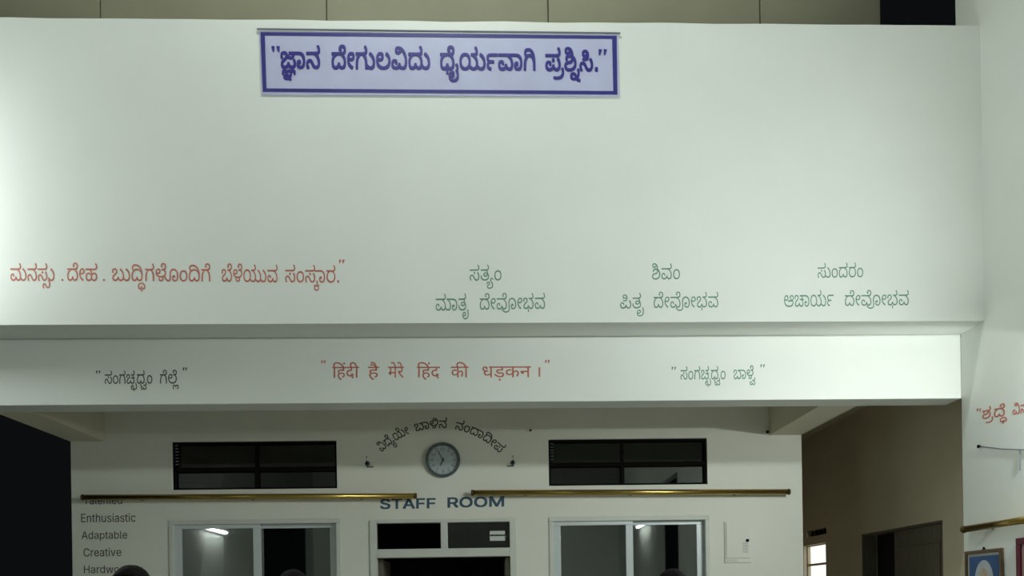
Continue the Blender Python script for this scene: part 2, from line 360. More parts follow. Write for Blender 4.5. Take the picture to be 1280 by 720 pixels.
16: [[226,-12,173,-6,126,10,86,36,56,72,37,116,31,167,36,209,49,246,71,278,101,303,138,319,183,324,231,318,268,299,292,270,300,231,299,215,297,199,293,184,287,172,219,178,221,185,223,194,224,202,225,210,222,229,213,243,199,251,180,254,152,249,128,232,113,206,108,170,116,129,139,96,178,74,234,67,294,76,335,102,360,143,372,195,448,195,460,137,488,98,525,75,570,67,618,76,648,104,664,144,670,191,665,248,650,300,626,346,595,387,559,421,520,448,479,467,438,477,591,481,638,446,678,406,710,361,733,310,747,256,752,198,746,132,728,80,699,39,663,10,622,-6,577,-12,531,-9,494,1,464,17,440,40,418,68,396,101,427,105,400,63,372,32,340,11,306,-2,269,-10], [31,474,31,551,645,551,645,474]],
17: [[325,474,284,469,250,454,222,431,198,400,180,365,164,324,157,298,151,268,147,235,144,198,142,156,141,110,141,0,50,0,50,124,52,190,58,254,70,314,88,368,113,417,146,458,149,427,128,448,109,473,93,500,80,528,73,557,70,586,77,638,97,678,128,707,167,728,211,739,257,743,328,736,389,716,440,684,484,643,525,588,556,525,576,453,589,372,596,280,598,176,598,0,507,0,507,110,506,158,504,202,500,241,496,277,489,309,480,336,453,394,420,438,378,465], [325,552,384,543,434,516,478,469,516,402,520,402,498,473,469,536,432,590,386,630,330,656,264,664,213,658,178,642,158,615,151,582,155,553,166,527,184,503,207,482,168,483,202,512,239,534,280,547]],
18: [[226,-12,173,-6,126,10,86,36,56,72,37,116,31,167,36,209,49,246,71,278,101,303,138,319,183,324,231,318,268,299,292,270,300,231,299,215,297,199,293,184,287,172,219,178,221,186,223,194,224,203,225,210,222,229,213,243,199,251,180,254,152,249,128,232,113,206,108,170,116,129,139,96,178,74,234,67,294,76,335,102,360,143,372,195,448,195,460,137,488,98,525,75,570,67,602,71,628,83,647,102,660,128,668,158,670,191,666,237,652,284,626,334,586,387,657,435,698,382,728,326,746,266,752,198,746,132,728,80,699,39,663,10,622,-6,577,-12,531,-9,494,1,464,17,440,40,418,68,396,101,427,105,400,63,372,32,340,11,306,-2,269,-10], [401,297,379,301,360,314,348,333,344,355,348,379,360,398,379,411,401,415,424,411,443,398,456,379,460,355,456,333,443,314,424,301], [31,474,31,551,541,551,587,552,617,556,636,562,649,569,660,580,667,592,670,604,671,618,667,651,655,682,635,714,606,747,671,790,710,741,735,696,748,655,752,612,750,591,744,566,732,539,711,516,684,497,652,484,611,476,559,474]],
19: [[127,-57,116,-131,84,-191,34,-237,-33,-270,-114,-290,-208,-296,-248,-295,-290,-290,-332,-284,-373,-275,-353,-206,-319,-213,-284,-219,-247,-223,-208,-224,-94,-212,-15,-178,32,-124,47,-55,44,-22,36,8,24,34,9,60,78,97,102,57,117,17,124,-22]],
20: [[267,-12,199,-7,140,7,93,31,58,64,36,106,29,158,36,206,55,243,85,270,124,290,170,303,220,312,277,323,318,337,346,357,364,384,372,419,375,465,375,478,372,520,364,563,351,605,331,644,305,678,272,706,233,723,187,729,159,725,138,714,126,698,122,677,126,656,138,640,156,629,181,625,214,630,244,646,266,675,276,719,349,711,330,640,293,592,244,564,185,555,145,558,110,569,82,586,62,610,48,641,44,678,54,726,84,764,131,790,191,799,253,792,306,771,351,738,388,696,417,646,437,592,449,534,453,476,453,466,452,456,452,448,452,440,452,433,451,426,439,366,416,321,384,288,344,266,298,251,248,242,205,236,170,228,144,216,126,202,115,182,111,158,115,133,126,110,146,92,176,78,216,70,267,67,339,72,400,88,448,115,483,151,505,196,512,248,506,302,490,349,462,390,424,423,417,427,408,430,400,433,392,437,364,448,334,456,300,460,264,462,225,459,193,451,172,436,165,411,166,400,168,389,172,378,178,367,103,336,93,359,86,379,81,399,80,421,82,442,90,463,102,483,120,502,145,517,176,530,216,537,264,540,299,538,333,534,366,527,397,517,401,516,406,516,410,515,415,514,420,514,423,512,470,486,512,452,546,413,572,366,588,312,594,251,585,174,558,109,512,57,448,19,366,-4]],
21: [[-180,-66,-137,-70,-102,-82,-71,-103,-43,-132,-15,-172,16,-223,31,-249,45,-268,59,-282,74,-292,92,-296,113,-298,122,-298,133,-296,143,-294,149,-292,162,-359,152,-363,138,-366,125,-367,113,-368,78,-365,48,-356,23,-341,0,-320,-20,-291,-41,-256,-62,-218,-82,-187,-104,-162,-126,-145,-149,-134,-176,-131,-203,-135,-222,-146,-235,-164,-239,-186,-237,-202,-232,-217,-222,-231,-206,-242,-182,-250,-150,-252,-92,-246,-44,-230,-7,-204,20,-170,36,-130,41,-86,39,-53,33,-21,24,9,11,36,77,69,94,37,107,0,114,-39,117,-76,111,-135,93,-186,65,-227,29,-260,-13,-285,-60,-303,-108,-314,-156,-317,-207,-312,-248,-298,-278,-277,-299,-250,-311,-219,-315,-186,-305,-136,-276,-98,-233,-74]],
22: [[481,-12,433,-7,394,8,362,31,336,60,313,92,292,125,269,164,249,191,232,210,216,221,199,227,180,229,150,224,128,208,114,182,109,148,112,116,123,82,139,49,160,17,82,-14,61,21,44,60,33,103,29,146,34,190,49,228,72,260,103,284,139,300,179,305,218,302,250,292,277,276,302,253,324,224,347,187,369,151,390,121,410,97,432,80,458,70,488,67,532,76,562,103,580,144,586,194,582,240,568,286,542,335,502,387,570,435,612,382,642,327,662,268,668,203,656,112,619,44,560,2], [298,354,255,356,218,364,186,374,162,385,201,446,223,435,246,428,269,423,296,421,322,423,346,428,366,439,382,456,392,481,396,515,396,535,392,566,382,592,366,614,344,631,319,642,291,645,262,642,241,632,228,616,224,595,226,577,234,564,245,555,258,549,270,546,282,545,324,550,356,564,382,586,405,615,436,570,422,550,404,530,382,510,356,494,322,483,282,479,249,482,217,490,189,505,167,527,153,555,148,590,158,637,186,676,232,703,291,712,344,706,388,687,422,658,448,620,464,576,469,528,464,473,448,428,422,395,388,372,346,358]],
23: [[72,57,76,88,90,108,110,120,133,124,157,120,178,108,191,88,196,57,191,25,178,4,157,-8,133,-12,110,-8,90,4,76,25]],
24: [[379,793,387,783,377,746,364,706,349,666,334,626,317,586,301,549,234,549,244,588,254,630,263,674,272,716,280,757,286,793], [194,793,202,783,192,746,178,706,164,666,148,626,132,586,116,549,52,549,61,588,70,630,79,674,88,716,95,757,101,793]],
25: [[226,-12,173,-6,126,10,86,36,56,72,37,116,31,167,36,209,49,246,71,278,101,303,138,319,183,324,231,318,268,299,292,270,300,231,299,215,297,199,293,184,287,172,219,178,221,185,223,194,224,202,225,210,222,229,213,243,199,251,180,254,152,249,128,232,112,206,107,170,115,129,138,96,178,74,234,67,294,76,335,102,360,143,372,195,448,195,460,137,488,98,525,75,570,67,618,76,648,104,664,144,670,191,665,248,650,300,626,346,595,387,559,421,520,448,479,467,438,477,591,483,638,448,678,407,710,361,733,310,747,256,752,198,746,132,728,80,699,39,663,10,622,-6,577,-12,531,-9,494,1,464,17,440,40,418,68,396,101,427,105,400,63,372,32,340,11,306,-2,269,-10], [31,474,31,551,541,551,587,552,617,556,636,562,649,569,660,580,667,592,670,604,671,618,667,651,655,682,635,714,606,747,671,790,710,741,735,696,748,655,752,612,750,591,744,566,732,539,711,516,684,497,652,484,611,476,559,474], [908,-12,837,-2,775,26,721,70,673,123,724,177,766,130,810,96,857,74,911,67,964,77,1004,106,1029,152,1037,210,1031,276,1012,333,982,382,943,424,896,460,841,488,884,565,948,528,1005,482,1052,428,1088,365,1111,294,1119,215,1113,153,1096,98,1067,52,1026,18,973,-5]],
26: [[483,-12,435,-7,396,8,364,31,338,60,315,92,294,125,271,164,251,191,234,210,218,221,201,227,182,229,152,224,130,208,116,182,111,148,114,116,125,82,141,49,162,17,84,-14,63,21,46,60,35,103,31,146,36,190,51,228,74,260,105,284,141,300,181,305,220,302,252,292,279,276,304,253,326,224,349,187,371,151,392,121,412,97,434,80,460,70,490,67,534,76,564,103,582,144,588,194,584,240,570,286,544,335,504,387,572,435,614,382,644,327,664,268,670,203,658,112,621,44,562,2], [341,315,319,319,300,332,287,351,283,374,287,397,300,416,319,429,341,433,364,429,382,416,395,397,399,374,395,351,382,332,364,319], [32,474,32,551,458,551,504,552,534,556,553,562,567,569,578,580,584,592,588,604,589,618,585,651,573,682,553,714,524,747,589,790,628,741,653,696,666,655,670,612,668,591,662,566,650,539,629,516,601,497,568,484,528,476,477,474]],
27: [[3,-329,-37,-325,-70,-314,-96,-298,-117,-278,-135,-255,-152,-232,-178,-196,-198,-174,-216,-164,-237,-160,-259,-164,-276,-176,-286,-194,-289,-217,-286,-239,-279,-262,-267,-285,-251,-309,-321,-332,-338,-307,-352,-278,-361,-247,-364,-214,-355,-168,-328,-130,-288,-105,-240,-97,-193,-103,-157,-120,-128,-148,-101,-182,-83,-207,-66,-228,-50,-244,-34,-256,-16,-263,3,-265,34,-261,55,-248,68,-229,76,-206,79,-182,80,-159,75,-113,62,-61,39,-9,8,36,76,69,99,34,119,-2,135,-39,147,-78,154,-117,157,-158,152,-214,136,-258,112,-291,81,-312,44,-325]],
28: [[231,-12,149,1,86,39,46,100,33,181,46,259,86,321,150,362,236,375,264,373,290,368,313,360,334,348,352,334,367,316,363,315,364,318,364,324,365,331,365,335,362,363,353,390,338,414,319,434,295,452,268,466,239,476,207,481,361,486,383,472,402,454,418,432,430,406,438,377,441,343,441,336,440,328,439,320,438,315,436,316,454,334,474,348,495,360,520,368,546,373,576,375,659,361,719,320,756,258,768,181,755,104,716,42,652,2,566,-12,524,-9,486,2,454,18,427,41,406,69,390,102,409,101,393,70,372,42,344,20,312,2,274,-8], [237,63,293,71,332,96,354,134,362,181,354,230,330,268,292,292,241,300,201,296,169,284,145,266,128,242,118,214,115,183,123,134,148,96,187,71], [561,63,617,71,656,96,678,134,686,181,682,215,672,244,654,268,630,286,600,296,564,300,509,292,470,266,447,229,439,183,447,134,472,96,510,71], [34,474,34,551,557,551,602,552,632,556,651,562,665,569,676,580,682,592,686,604,687,618,683,651,671,682,651,714,622,747,687,790,726,741,751,696,764,655,768,612,766,591,760,566,748,539,727,516,699,497,666,484,626,476,575,474]],
29: [[557,-12,520,-9,486,0,456,15,429,37,404,67,379,105,411,104,387,64,360,34,331,13,298,-2,261,-9,218,-12,166,-7,124,10,91,34,68,65,54,100,49,136,53,176,66,210,86,240,113,268,147,294,187,321,221,345,248,368,265,392,271,422,269,442,263,458,253,472,238,482,217,488,190,490,153,485,127,472,112,450,107,422,108,406,112,392,118,377,127,363,57,332,43,357,34,382,28,406,26,431,30,465,44,496,67,523,98,544,140,558,191,563,246,558,288,542,318,517,338,488,348,456,352,423,348,389,336,358,318,331,292,305,261,280,224,254,184,226,154,201,137,174,131,141,138,107,157,84,186,71,223,67,281,76,322,102,347,143,358,195,434,195,447,137,476,98,515,75,561,67,610,77,648,106,673,152,681,210,675,276,656,333,627,382,588,424,540,460,485,488,528,565,592,528,649,482,696,428,732,365,755,294,763,215,757,151,739,96,710,51,669,16,618,-5]],
30: [[216,-12,167,-6,125,14,90,47,64,94,48,155,42,230,47,285,62,341,87,396,124,446,171,488,230,522,300,545,382,552,451,546,506,530,552,506,588,476,616,444,639,413,644,415,620,464,590,511,554,553,512,590,465,621,412,644,353,659,288,664,226,658,184,642,161,615,153,582,155,560,162,538,174,518,188,500,134,444,118,465,102,487,90,511,80,536,74,561,72,586,79,638,101,678,135,707,178,728,228,739,283,743,336,740,386,732,431,720,473,704,511,684,545,662,604,612,649,554,683,487,706,412,719,329,723,237,718,156,701,92,674,45,639,13,596,-6,545,-12,505,-9,470,0,441,14,414,36,390,66,366,104,398,109,374,64,346,32,317,10,285,-3,251,-10], [227,67,272,76,308,102,332,143,344,195,420,195,433,137,460,98,497,75,537,67,580,76,613,101,634,147,641,216,637,267,626,314,606,358,579,397,544,429,502,454,451,469,393,474,376,474,318,469,267,455,224,432,188,402,160,364,140,320,128,271,124,218,131,148,151,102,184,76]],
31: [[-223,-368,-258,-363,-286,-350,-309,-328,-324,-302,-333,-271,-336,-238,-329,-186,-308,-141,-274,-105,-230,-78,-175,-61,-113,-55,-50,-61,4,-78,48,-106,82,-142,102,-186,109,-237,106,-269,98,-300,83,-327,62,-349,33,-363,-3,-368,-31,-366,-56,-360,-77,-350,-96,-334,-112,-312,-128,-283,-100,-286,-114,-312,-130,-332,-148,-348,-170,-359,-194,-366], [-212,-304,-188,-299,-170,-286,-156,-263,-147,-231,-80,-231,-71,-261,-56,-284,-37,-299,-14,-304,8,-300,24,-288,35,-269,38,-240,34,-206,20,-177,-1,-153,-30,-134,-65,-123,-106,-119,-118,-119,-159,-123,-194,-134,-224,-152,-246,-176,-260,-204,-265,-238,-262,-268,-251,-288,-234,-300], [-152,-458,-147,-354,-79,-354,-74,-458]],
32: [[362,-12,325,-9,288,0,256,14,230,36,214,66,208,104,211,128,222,151,238,172,260,189,254,169,192,184,138,208,93,242,58,283,37,331,30,385,35,435,51,478,77,514,112,540,155,557,206,563,243,560,276,550,304,533,326,510,339,480,344,443,340,409,328,378,307,351,276,330,234,316,178,311,154,313,126,318,100,327,78,337,85,400,105,390,126,384,148,380,169,379,214,384,244,397,260,417,266,440,261,463,248,480,226,490,200,493,160,486,129,466,110,434,103,394,106,362,116,332,133,306,159,283,194,264,240,249,296,238,365,233,465,244,536,270,578,312,592,366,585,406,566,438,536,462,501,479,576,518,600,502,623,483,643,460,659,433,670,402,673,365,668,320,655,282,634,251,608,225,578,204,544,188,510,176,477,168,469,194,491,177,506,157,516,134,519,105,509,58,479,20,430,-4], [364,59,396,62,421,72,437,88,442,112,436,136,420,155,395,167,363,172,329,166,304,154,290,136,285,112,290,91,304,74,329,63], [397,474,397,551,434,551,492,553,532,560,557,570,575,583,585,598,592,614,595,632,596,651,590,688,570,716,540,734,503,740,467,734,438,718,418,694,411,667,411,662,411,656,411,651,412,646,383,688,393,690,402,692,410,693,418,693,440,690,457,682,468,668,471,650,467,630,456,614,438,605,415,602,384,608,364,626,352,652,348,681,353,712,366,742,389,768,420,790,460,804,508,809,557,804,598,788,632,762,656,728,672,687,677,640,674,605,666,573,651,545,630,521,610,506,586,494,558,484,527,478,492,475,453,474]],
33: [[99,-12,56,-8,16,4,-21,23,-56,50,-88,82,-119,119,-148,161,-176,206,-102,251,-70,192,-36,146,-3,110,31,86,65,72,98,67,136,73,158,92,170,120,174,156,174,191,172,220,170,246,168,271,166,296,166,324,174,394,198,452,237,500,288,534,348,556,417,563,486,557,546,538,595,507,636,468,668,419,690,364,704,303,708,238,702,167,683,106,652,56,611,18,559,-4,497,-12,445,-7,402,10,369,35,344,68,330,106,325,148,329,188,340,221,358,246,380,264,407,275,436,279,469,274,492,260,507,239,512,212,508,187,497,167,480,154,459,150,434,154,417,164,406,180,402,200,409,212,403,198,400,184,398,170,397,155,403,121,420,90,450,69,497,62,534,67,566,82,592,108,610,142,622,185,626,236,620,300,604,358,576,410,536,450,484,476,419,485,370,480,328,465,294,440,268,407,253,365,248,314,248,284,250,258,252,235,254,212,256,186,256,155,251,102,234,59,210,27,178,5,140,-8]],
34: [[271,-12,205,-4,148,18,101,55,66,105,44,168,37,243,44,314,66,377,100,429,148,468,206,492,276,500,350,492,410,466,455,426,488,374,507,313,513,244,506,174,485,112,451,60,404,21,344,-4], [273,63,345,76,394,114,422,172,431,243,421,318,391,376,342,413,277,425,226,419,186,402,156,374,135,338,123,294,119,246,129,170,160,112,208,75]],
35: [[326,476,285,471,251,456,222,432,199,401,180,365,164,324,157,298,151,268,147,235,144,198,142,156,141,110,141,0,50,0,50,127,53,204,62,276,80,342,107,401,146,450,198,489,215,474,47,474,47,551,355,551,413,553,452,560,478,570,496,583,506,598,512,614,516,632,517,651,510,688,491,716,461,734,424,740,388,734,358,718,339,694,332,667,332,662,332,656,332,651,333,646,304,688,314,690,323,692,332,693,339,693,361,690,378,682,388,668,392,650,388,630,376,614,359,605,336,602,305,608,284,626,273,652,269,681,274,712,288,742,310,768,342,790,381,804,429,809,478,804,520,788,553,762,578,728,593,687,598,640,594,601,583,566,564,535,536,510,500,491,454,479,459,488,513,441,550,386,575,327,589,264,596,198,598,129,598,0,507,0,507,110,506,158,504,202,500,241,496,277,489,309,480,336,453,394,420,438,379,467]],
36: [[218,-12,166,-7,124,10,91,34,68,65,54,100,49,136,53,176,66,210,86,240,113,268,147,294,187,321,221,345,248,368,265,392,271,422,269,442,263,458,253,472,238,482,217,488,190,490,153,485,127,472,112,450,107,422,108,406,112,392,118,377,127,363,57,332,43,357,34,382,28,406,26,431,30,465,44,496,67,523,98,544,140,558,191,563,246,558,288,542,318,517,338,488,348,456,352,423,348,389,336,358,318,331,292,305,261,280,224,254,184,226,154,201,137,174,131,141,138,107,157,84,186,71,223,67,281,76,322,102,346,143,357,195,434,195,447,137,476,98,515,75,561,67,610,77,649,106,674,152,682,210,676,273,656,330,626,379,584,421,534,454,476,477,612,483,656,451,694,414,724,372,746,325,760,273,764,215,758,151,740,96,710,51,669,16,618,-5,557,-12,520,-9,486,0,456,15,429,37,404,67,379,105,411,104,387,64,360,34,331,13,298,-2,261,-9], [432,474,432,551,512,551,570,553,610,560,635,570,653,583,663,598,670,614,673,632,674,651,668,688,648,716,618,734,581,740,545,734,516,718,496,694,489,667,489,662,489,656,489,651,490,646,461,688,471,690,480,692,488,693,496,693,518,690,535,682,546,668,549,650,545,630,534,614,516,605,493,602,462,608,442,626,430,652,426,681,431,712,444,742,467,768,498,790,538,804,586,809,635,804,676,788,710,762,734,728,750,687,755,640,752,605,744,573,729,545,708,521,688,506,664,494,636,484,605,478,570,475,531,474]],
37: [[226,-12,173,-6,126,10,86,36,56,72,37,116,31,167,36,209,49,246,71,278,101,303,138,319,183,324,231,318,268,299,292,270,300,231,299,215,297,199,293,184,287,172,219,178,221,185,223,194,224,202,225,210,222,229,213,243,199,251,180,254,152,249,128,232,113,206,108,170,116,129,139,96,178,74,234,67,294,76,335,102,360,143,372,195,448,195,460,137,488,98,525,75,570,67,618,76,648,104,664,144,670,191,665,248,650,300,626,346,595,387,559,421,520,448,479,467,438,477,591,483,638,448,678,407,710,361,733,310,747,256,752,198,746,132,728,80,699,39,663,10,622,-6,577,-12,531,-9,494,1,464,17,440,40,418,68,396,101,427,105,400,63,372,32,340,11,306,-2,269,-10], [31,474,31,551,541,551,587,552,617,556,636,562,649,569,660,580,667,592,670,604,671,618,667,651,655,682,635,714,606,747,671,790,710,741,735,696,748,655,752,612,750,591,744,566,732,539,711,516,684,497,652,484,611,476,559,474]],
38: [[38,-368,-28,-360,-76,-336,-104,-300,-114,-253,-111,-226,-102,-202,-85,-182,-59,-162,-58,-168,-133,-169,-133,-105,27,-105,11,-113,26,-93,37,-72,44,-49,46,-25,44,-2,38,24,29,50,17,76,91,97,105,68,115,39,121,10,123,-19,120,-51,110,-78,96,-101,83,-120,87,-105,218,-105,218,-169,135,-168,142,-164,165,-180,182,-200,192,-224,195,-252,186,-299,157,-336,108,-360], [40,-304,79,-299,106,-284,120,-263,125,-238,120,-210,104,-188,77,-175,40,-170,3,-175,-24,-189,-39,-211,-44,-238,-39,-264,-24,-286,3,-299]],
39: [[326,-12,249,-4,180,19,123,57,79,110,51,176,42,255,46,309,58,356,76,397,101,433,132,463,168,488,186,474,42,474,42,551,398,551,444,552,474,556,493,562,507,569,518,580,524,592,528,604,529,618,525,651,513,682,493,714,464,747,529,790,568,741,593,696,606,655,610,612,608,591,602,566,590,539,569,516,555,505,538,494,518,486,496,480,491,488,526,462,556,432,579,396,596,356,606,309,610,255,602,182,576,117,535,63,478,22,409,-3], [327,69,389,76,440,96,478,128,506,170,522,218,528,272,521,332,502,382,470,423,430,452,382,470,328,476,270,470,220,450,179,420,149,380,130,330,124,272,138,186,180,122,244,82]],
40: [[308,-12,243,-8,187,4,140,23,101,50,71,81,50,118,37,158,33,201,33,215,34,230,36,245,39,259,118,248,116,238,115,229,114,220,114,209,116,183,122,158,134,134,152,112,178,94,212,80,254,70,307,67,364,70,410,80,446,95,473,114,492,136,504,159,510,182,512,205,511,228,506,249,499,269,487,287,483,291,479,294,475,296,471,300,450,314,426,326,396,333,362,335,326,332,302,324,288,312,284,294,288,277,300,264,321,257,349,254,380,257,406,268,425,284,440,305,448,331,451,360,446,396,432,426,410,449,386,467,360,479,338,486,457,492,486,468,507,436,520,399,525,355,525,347,524,340,524,334,523,328,517,300,501,262,478,232,448,209,414,194,379,184,342,181,285,188,241,210,213,245,204,293,208,322,219,348,238,370,266,388,304,398,351,402,387,400,420,395,449,386,476,375,479,374,482,372,485,371,488,370,491,368,494,366,534,335,562,296,578,253,584,207,580,159,568,116,547,78,517,46,478,21,431,3,374,-8], [39,474,39,551,373,551,419,552,449,556,468,562,481,569,492,580,499,592,502,604,503,618,499,651,487,682,467,714,438,747,503,790,542,741,567,696,580,655,584,612,582,591,576,566,564,539,543,516,516,497,484,484,443,476,391,474]],
41: [[-3,-408,-63,-404,-108,-390,-140,-371,-162,-346,-173,-320,-177,-292,-175,-269,-168,-250,-157,-233,-141,-218,-120,-203,-95,-188,-71,-174,-54,-163,-45,-152,-42,-139,-44,-129,-52,-121,-64,-116,-82,-114,-107,-116,-122,-123,-130,-133,-133,-145,-133,-150,-132,-156,-130,-162,-127,-168,-190,-188,-195,-176,-200,-164,-202,-150,-203,-133,-195,-103,-172,-78,-135,-61,-82,-55,-44,-58,-15,-66,6,-80,19,-97,26,-117,29,-139,27,-157,22,-174,13,-189,-2,-204,-22,-218,-49,-234,-76,-250,-93,-263,-103,-276,-106,-292,-103,-307,-93,-320,-77,-328,-56,-334,-31,-338,-2,-339,46,-335,85,-324,115,-306,136,-284,148,-257,152,-228,148,-196,138,-168,122,-142,104,-118,83,-95,62,-72,44,-49,28,-24,18,3,14,33,18,64,30,89,50,108,74,122,102,131,131,134,176,128,213,110,241,79,257,31,186,20,181,36,174,49,165,58,156,65,144,69,131,70,116,68,102,62,91,50,88,32,92,12,102,-6,118,-26,137,-46,158,-68,179,-93,198,-121,214,-152,224,-188,228,-229,223,-274,208,-312,186,-343,156,-367,120,-385,81,-398,40,-406]],
42: [[226,-12,173,-6,126,10,86,36,56,72,37,116,31,167,36,209,49,246,71,278,101,303,138,319,183,324,231,318,268,299,292,270,300,231,299,215,297,199,293,184,287,172,219,178,221,185,223,194,224,202,225,210,222,229,213,243,199,251,180,254,152,249,128,232,113,206,108,170,116,129,139,96,178,74,234,67,294,76,335,102,360,143,372,195,448,195,460,137,488,98,525,75,570,67,618,76,648,104,664,144,670,191,665,248,650,300,626,346,595,387,559,421,520,448,479,467,438,477,591,483,638,448,678,407,710,361,733,310,747,256,752,198,746,132,728,80,699,39,663,10,622,-6,577,-12,531,-9,494,1,464,17,440,40,418,68,396,101,427,105,400,63,372,32,340,11,306,-2,269,-10], [31,474,31,551,541,551,587,552,617,556,636,562,649,569,660,580,667,592,670,604,671,618,667,651,655,682,635,714,606,747,671,790,710,741,735,696,748,655,752,612,750,591,744,566,732,539,711,516,684,497,652,484,611,476,559,474], [908,-12,837,-2,775,26,721,70,673,123,725,177,767,130,810,96,857,74,909,67,964,77,1004,106,1029,152,1037,210,1031,273,1012,330,981,379,940,421,889,454,831,477,969,481,1013,449,1050,412,1079,371,1101,324,1114,273,1119,215,1116,175,1108,134,1095,96,1074,61,1046,31,1009,8,963,-7], [801,474,801,551,1006,551,1006,474]],
43: [[-107,-415,-168,-409,-220,-390,-261,-360,-291,-321,-310,-274,-316,-222,-311,-178,-297,-140,-274,-107,-244,-82,-207,-65,-165,-60,-128,-64,-98,-74,-76,-90,-60,-112,-51,-138,-48,-166,-56,-209,-78,-242,-118,-265,-177,-272,-201,-271,-224,-267,-245,-260,-265,-250,-277,-177,-256,-192,-235,-202,-213,-208,-189,-210,-157,-207,-136,-198,-123,-184,-119,-164,-122,-146,-132,-133,-148,-125,-167,-122,-190,-125,-209,-134,-225,-148,-236,-168,-244,-192,-246,-220,-246,-224,-237,-276,-211,-314,-168,-339,-108,-347,-60,-342,-17,-329,19,-305,46,-268,64,-219,70,-154,66,-105,54,-53,35,-4,14,36,83,70,100,38,115,4,128,-33,138,-72,144,-112,146,-155,130,-268,80,-349,0,-398]],
44: [[226,-12,173,-6,126,10,86,36,56,72,37,116,31,167,36,209,49,246,71,278,101,303,138,319,183,324,231,318,268,299,292,270,300,231,299,215,297,199,293,184,287,172,219,178,221,185,223,194,224,202,225,210,222,229,213,243,199,251,180,254,152,249,128,232,113,206,108,170,116,129,139,96,178,74,234,67,294,76,335,102,360,143,372,195,448,195,460,137,488,98,525,75,570,67,618,76,648,104,664,144,670,191,665,248,650,300,626,346,595,387,559,421,520,448,479,467,438,477,591,483,638,448,678,407,710,361,733,310,747,256,752,198,746,132,728,80,699,39,663,10,622,-6,577,-12,531,-9,494,1,464,17,440,40,418,68,396,101,427,105,400,63,372,32,340,11,306,-2,269,-10], [31,474,31,551,509,551,567,553,606,560,632,570,650,583,660,598,666,614,670,632,671,651,664,688,645,716,615,734,578,740,542,734,512,718,493,694,486,667,486,662,486,656,486,651,487,646,458,688,468,690,477,692,486,693,493,693,515,690,532,682,542,668,546,650,542,630,530,614,513,605,490,602,459,608,438,626,427,652,423,681,428,712,442,742,464,768,496,790,535,804,583,809,632,804,674,788,707,762,732,728,747,687,752,640,749,605,741,573,727,545,706,521,685,506,662,494,634,484,603,478,568,475,529,474]],
45: [[-97,-168,-158,-164,-215,-150,-267,-128,-316,-96,-364,-57,-410,-8,-355,41,-317,0,-278,-33,-236,-59,-192,-78,-145,-88,-95,-92,-52,-90,-16,-82,14,-70,37,-54,54,-32,66,-6,74,25,76,60,75,108,71,152,66,193,61,233,57,275,56,320,64,390,88,450,127,498,178,534,240,556,311,563,381,557,442,538,492,507,534,468,565,419,588,364,602,303,606,238,600,165,581,103,550,54,509,18,457,-5,395,-12,343,-7,300,10,267,35,242,68,228,106,223,148,227,188,238,221,256,246,278,264,305,275,334,279,367,274,390,260,405,239,410,212,406,187,394,167,377,154,355,150,331,154,314,165,303,184,299,210,307,212,301,198,298,184,296,170,295,155,301,121,318,90,348,69,395,62,432,67,464,82,490,107,508,141,520,184,524,236,518,300,502,358,473,410,432,450,379,476,313,485,239,474,184,440,150,385,138,314,139,271,143,230,148,191,153,151,157,109,158,63,150,-10,128,-69,91,-113,41,-144,-22,-162]],
46: [[218,-12,166,-7,124,10,91,34,68,65,54,100,49,136,53,176,66,210,86,240,113,268,147,294,187,321,221,345,248,368,265,392,271,422,269,442,263,458,253,472,238,482,217,488,190,490,153,485,127,472,112,450,107,422,108,406,112,392,118,377,127,363,57,332,43,357,34,382,28,406,26,431,30,465,44,496,67,523,98,544,140,558,191,563,246,558,288,542,318,517,338,488,348,456,352,423,348,389,336,358,318,331,292,305,261,280,224,254,184,226,154,201,137,174,131,141,138,107,157,84,186,71,223,67,281,76,322,102,346,143,357,195,434,195,447,137,476,98,515,75,561,67,610,77,649,106,674,152,682,210,676,273,656,330,626,379,584,421,534,454,476,477,614,483,658,451,694,414,724,372,746,325,760,273,764,215,758,151,740,96,710,51,669,16,618,-5,557,-12,503,-5,456,14,416,50,379,105,411,104,387,64,360,34,331,13,298,-2,261,-9], [349,-144,357,15,434,15,442,-144], [431,474,431,551,543,551,589,552,619,556,638,562,652,569,663,580,670,592,673,604,674,618,670,651,658,682,638,714,609,747,674,790,714,741,738,696,751,655,755,612,753,591,747,566,735,539,714,516,686,497,654,484,613,476,562,474]],
47: [[224,-12,171,-6,124,10,84,36,54,72,35,116,29,167,34,209,47,246,69,278,99,303,136,319,181,324,229,318,266,299,290,270,298,231,297,215,295,199,291,184,285,172,217,178,219,186,221,194,222,203,223,210,220,229,211,243,197,251,178,254,150,249,126,232,111,206,106,170,114,129,137,96,176,74,232,67,292,76,333,102,358,143,370,195,446,195,458,137,486,98,523,75,568,67,600,71,626,83,645,102,658,128,666,158,668,191,664,237,650,284,624,334,584,387,655,435,696,382,726,326,744,266,750,198,744,132,726,80,697,39,661,10,620,-6,575,-12,529,-9,492,1,462,17,438,40,416,68,394,101,425,105,398,63,370,32,338,11,304,-2,267,-10], [337,354,294,356,256,364,225,374,201,385,240,446,262,435,284,428,308,423,335,421,361,423,384,428,405,439,421,456,432,481,435,515,435,535,432,566,421,592,405,614,384,631,358,642,330,645,301,642,280,632,267,616,263,595,266,577,273,564,284,555,296,549,309,546,321,545,363,550,395,564,421,586,444,615,475,570,460,550,443,530,421,510,394,494,361,483,321,479,288,482,256,490,228,505,206,527,192,555,187,590,197,637,226,676,271,703,330,712,383,706,426,687,461,658,487,620,503,576,508,528,503,473,486,428,461,395,426,372,385,358]],
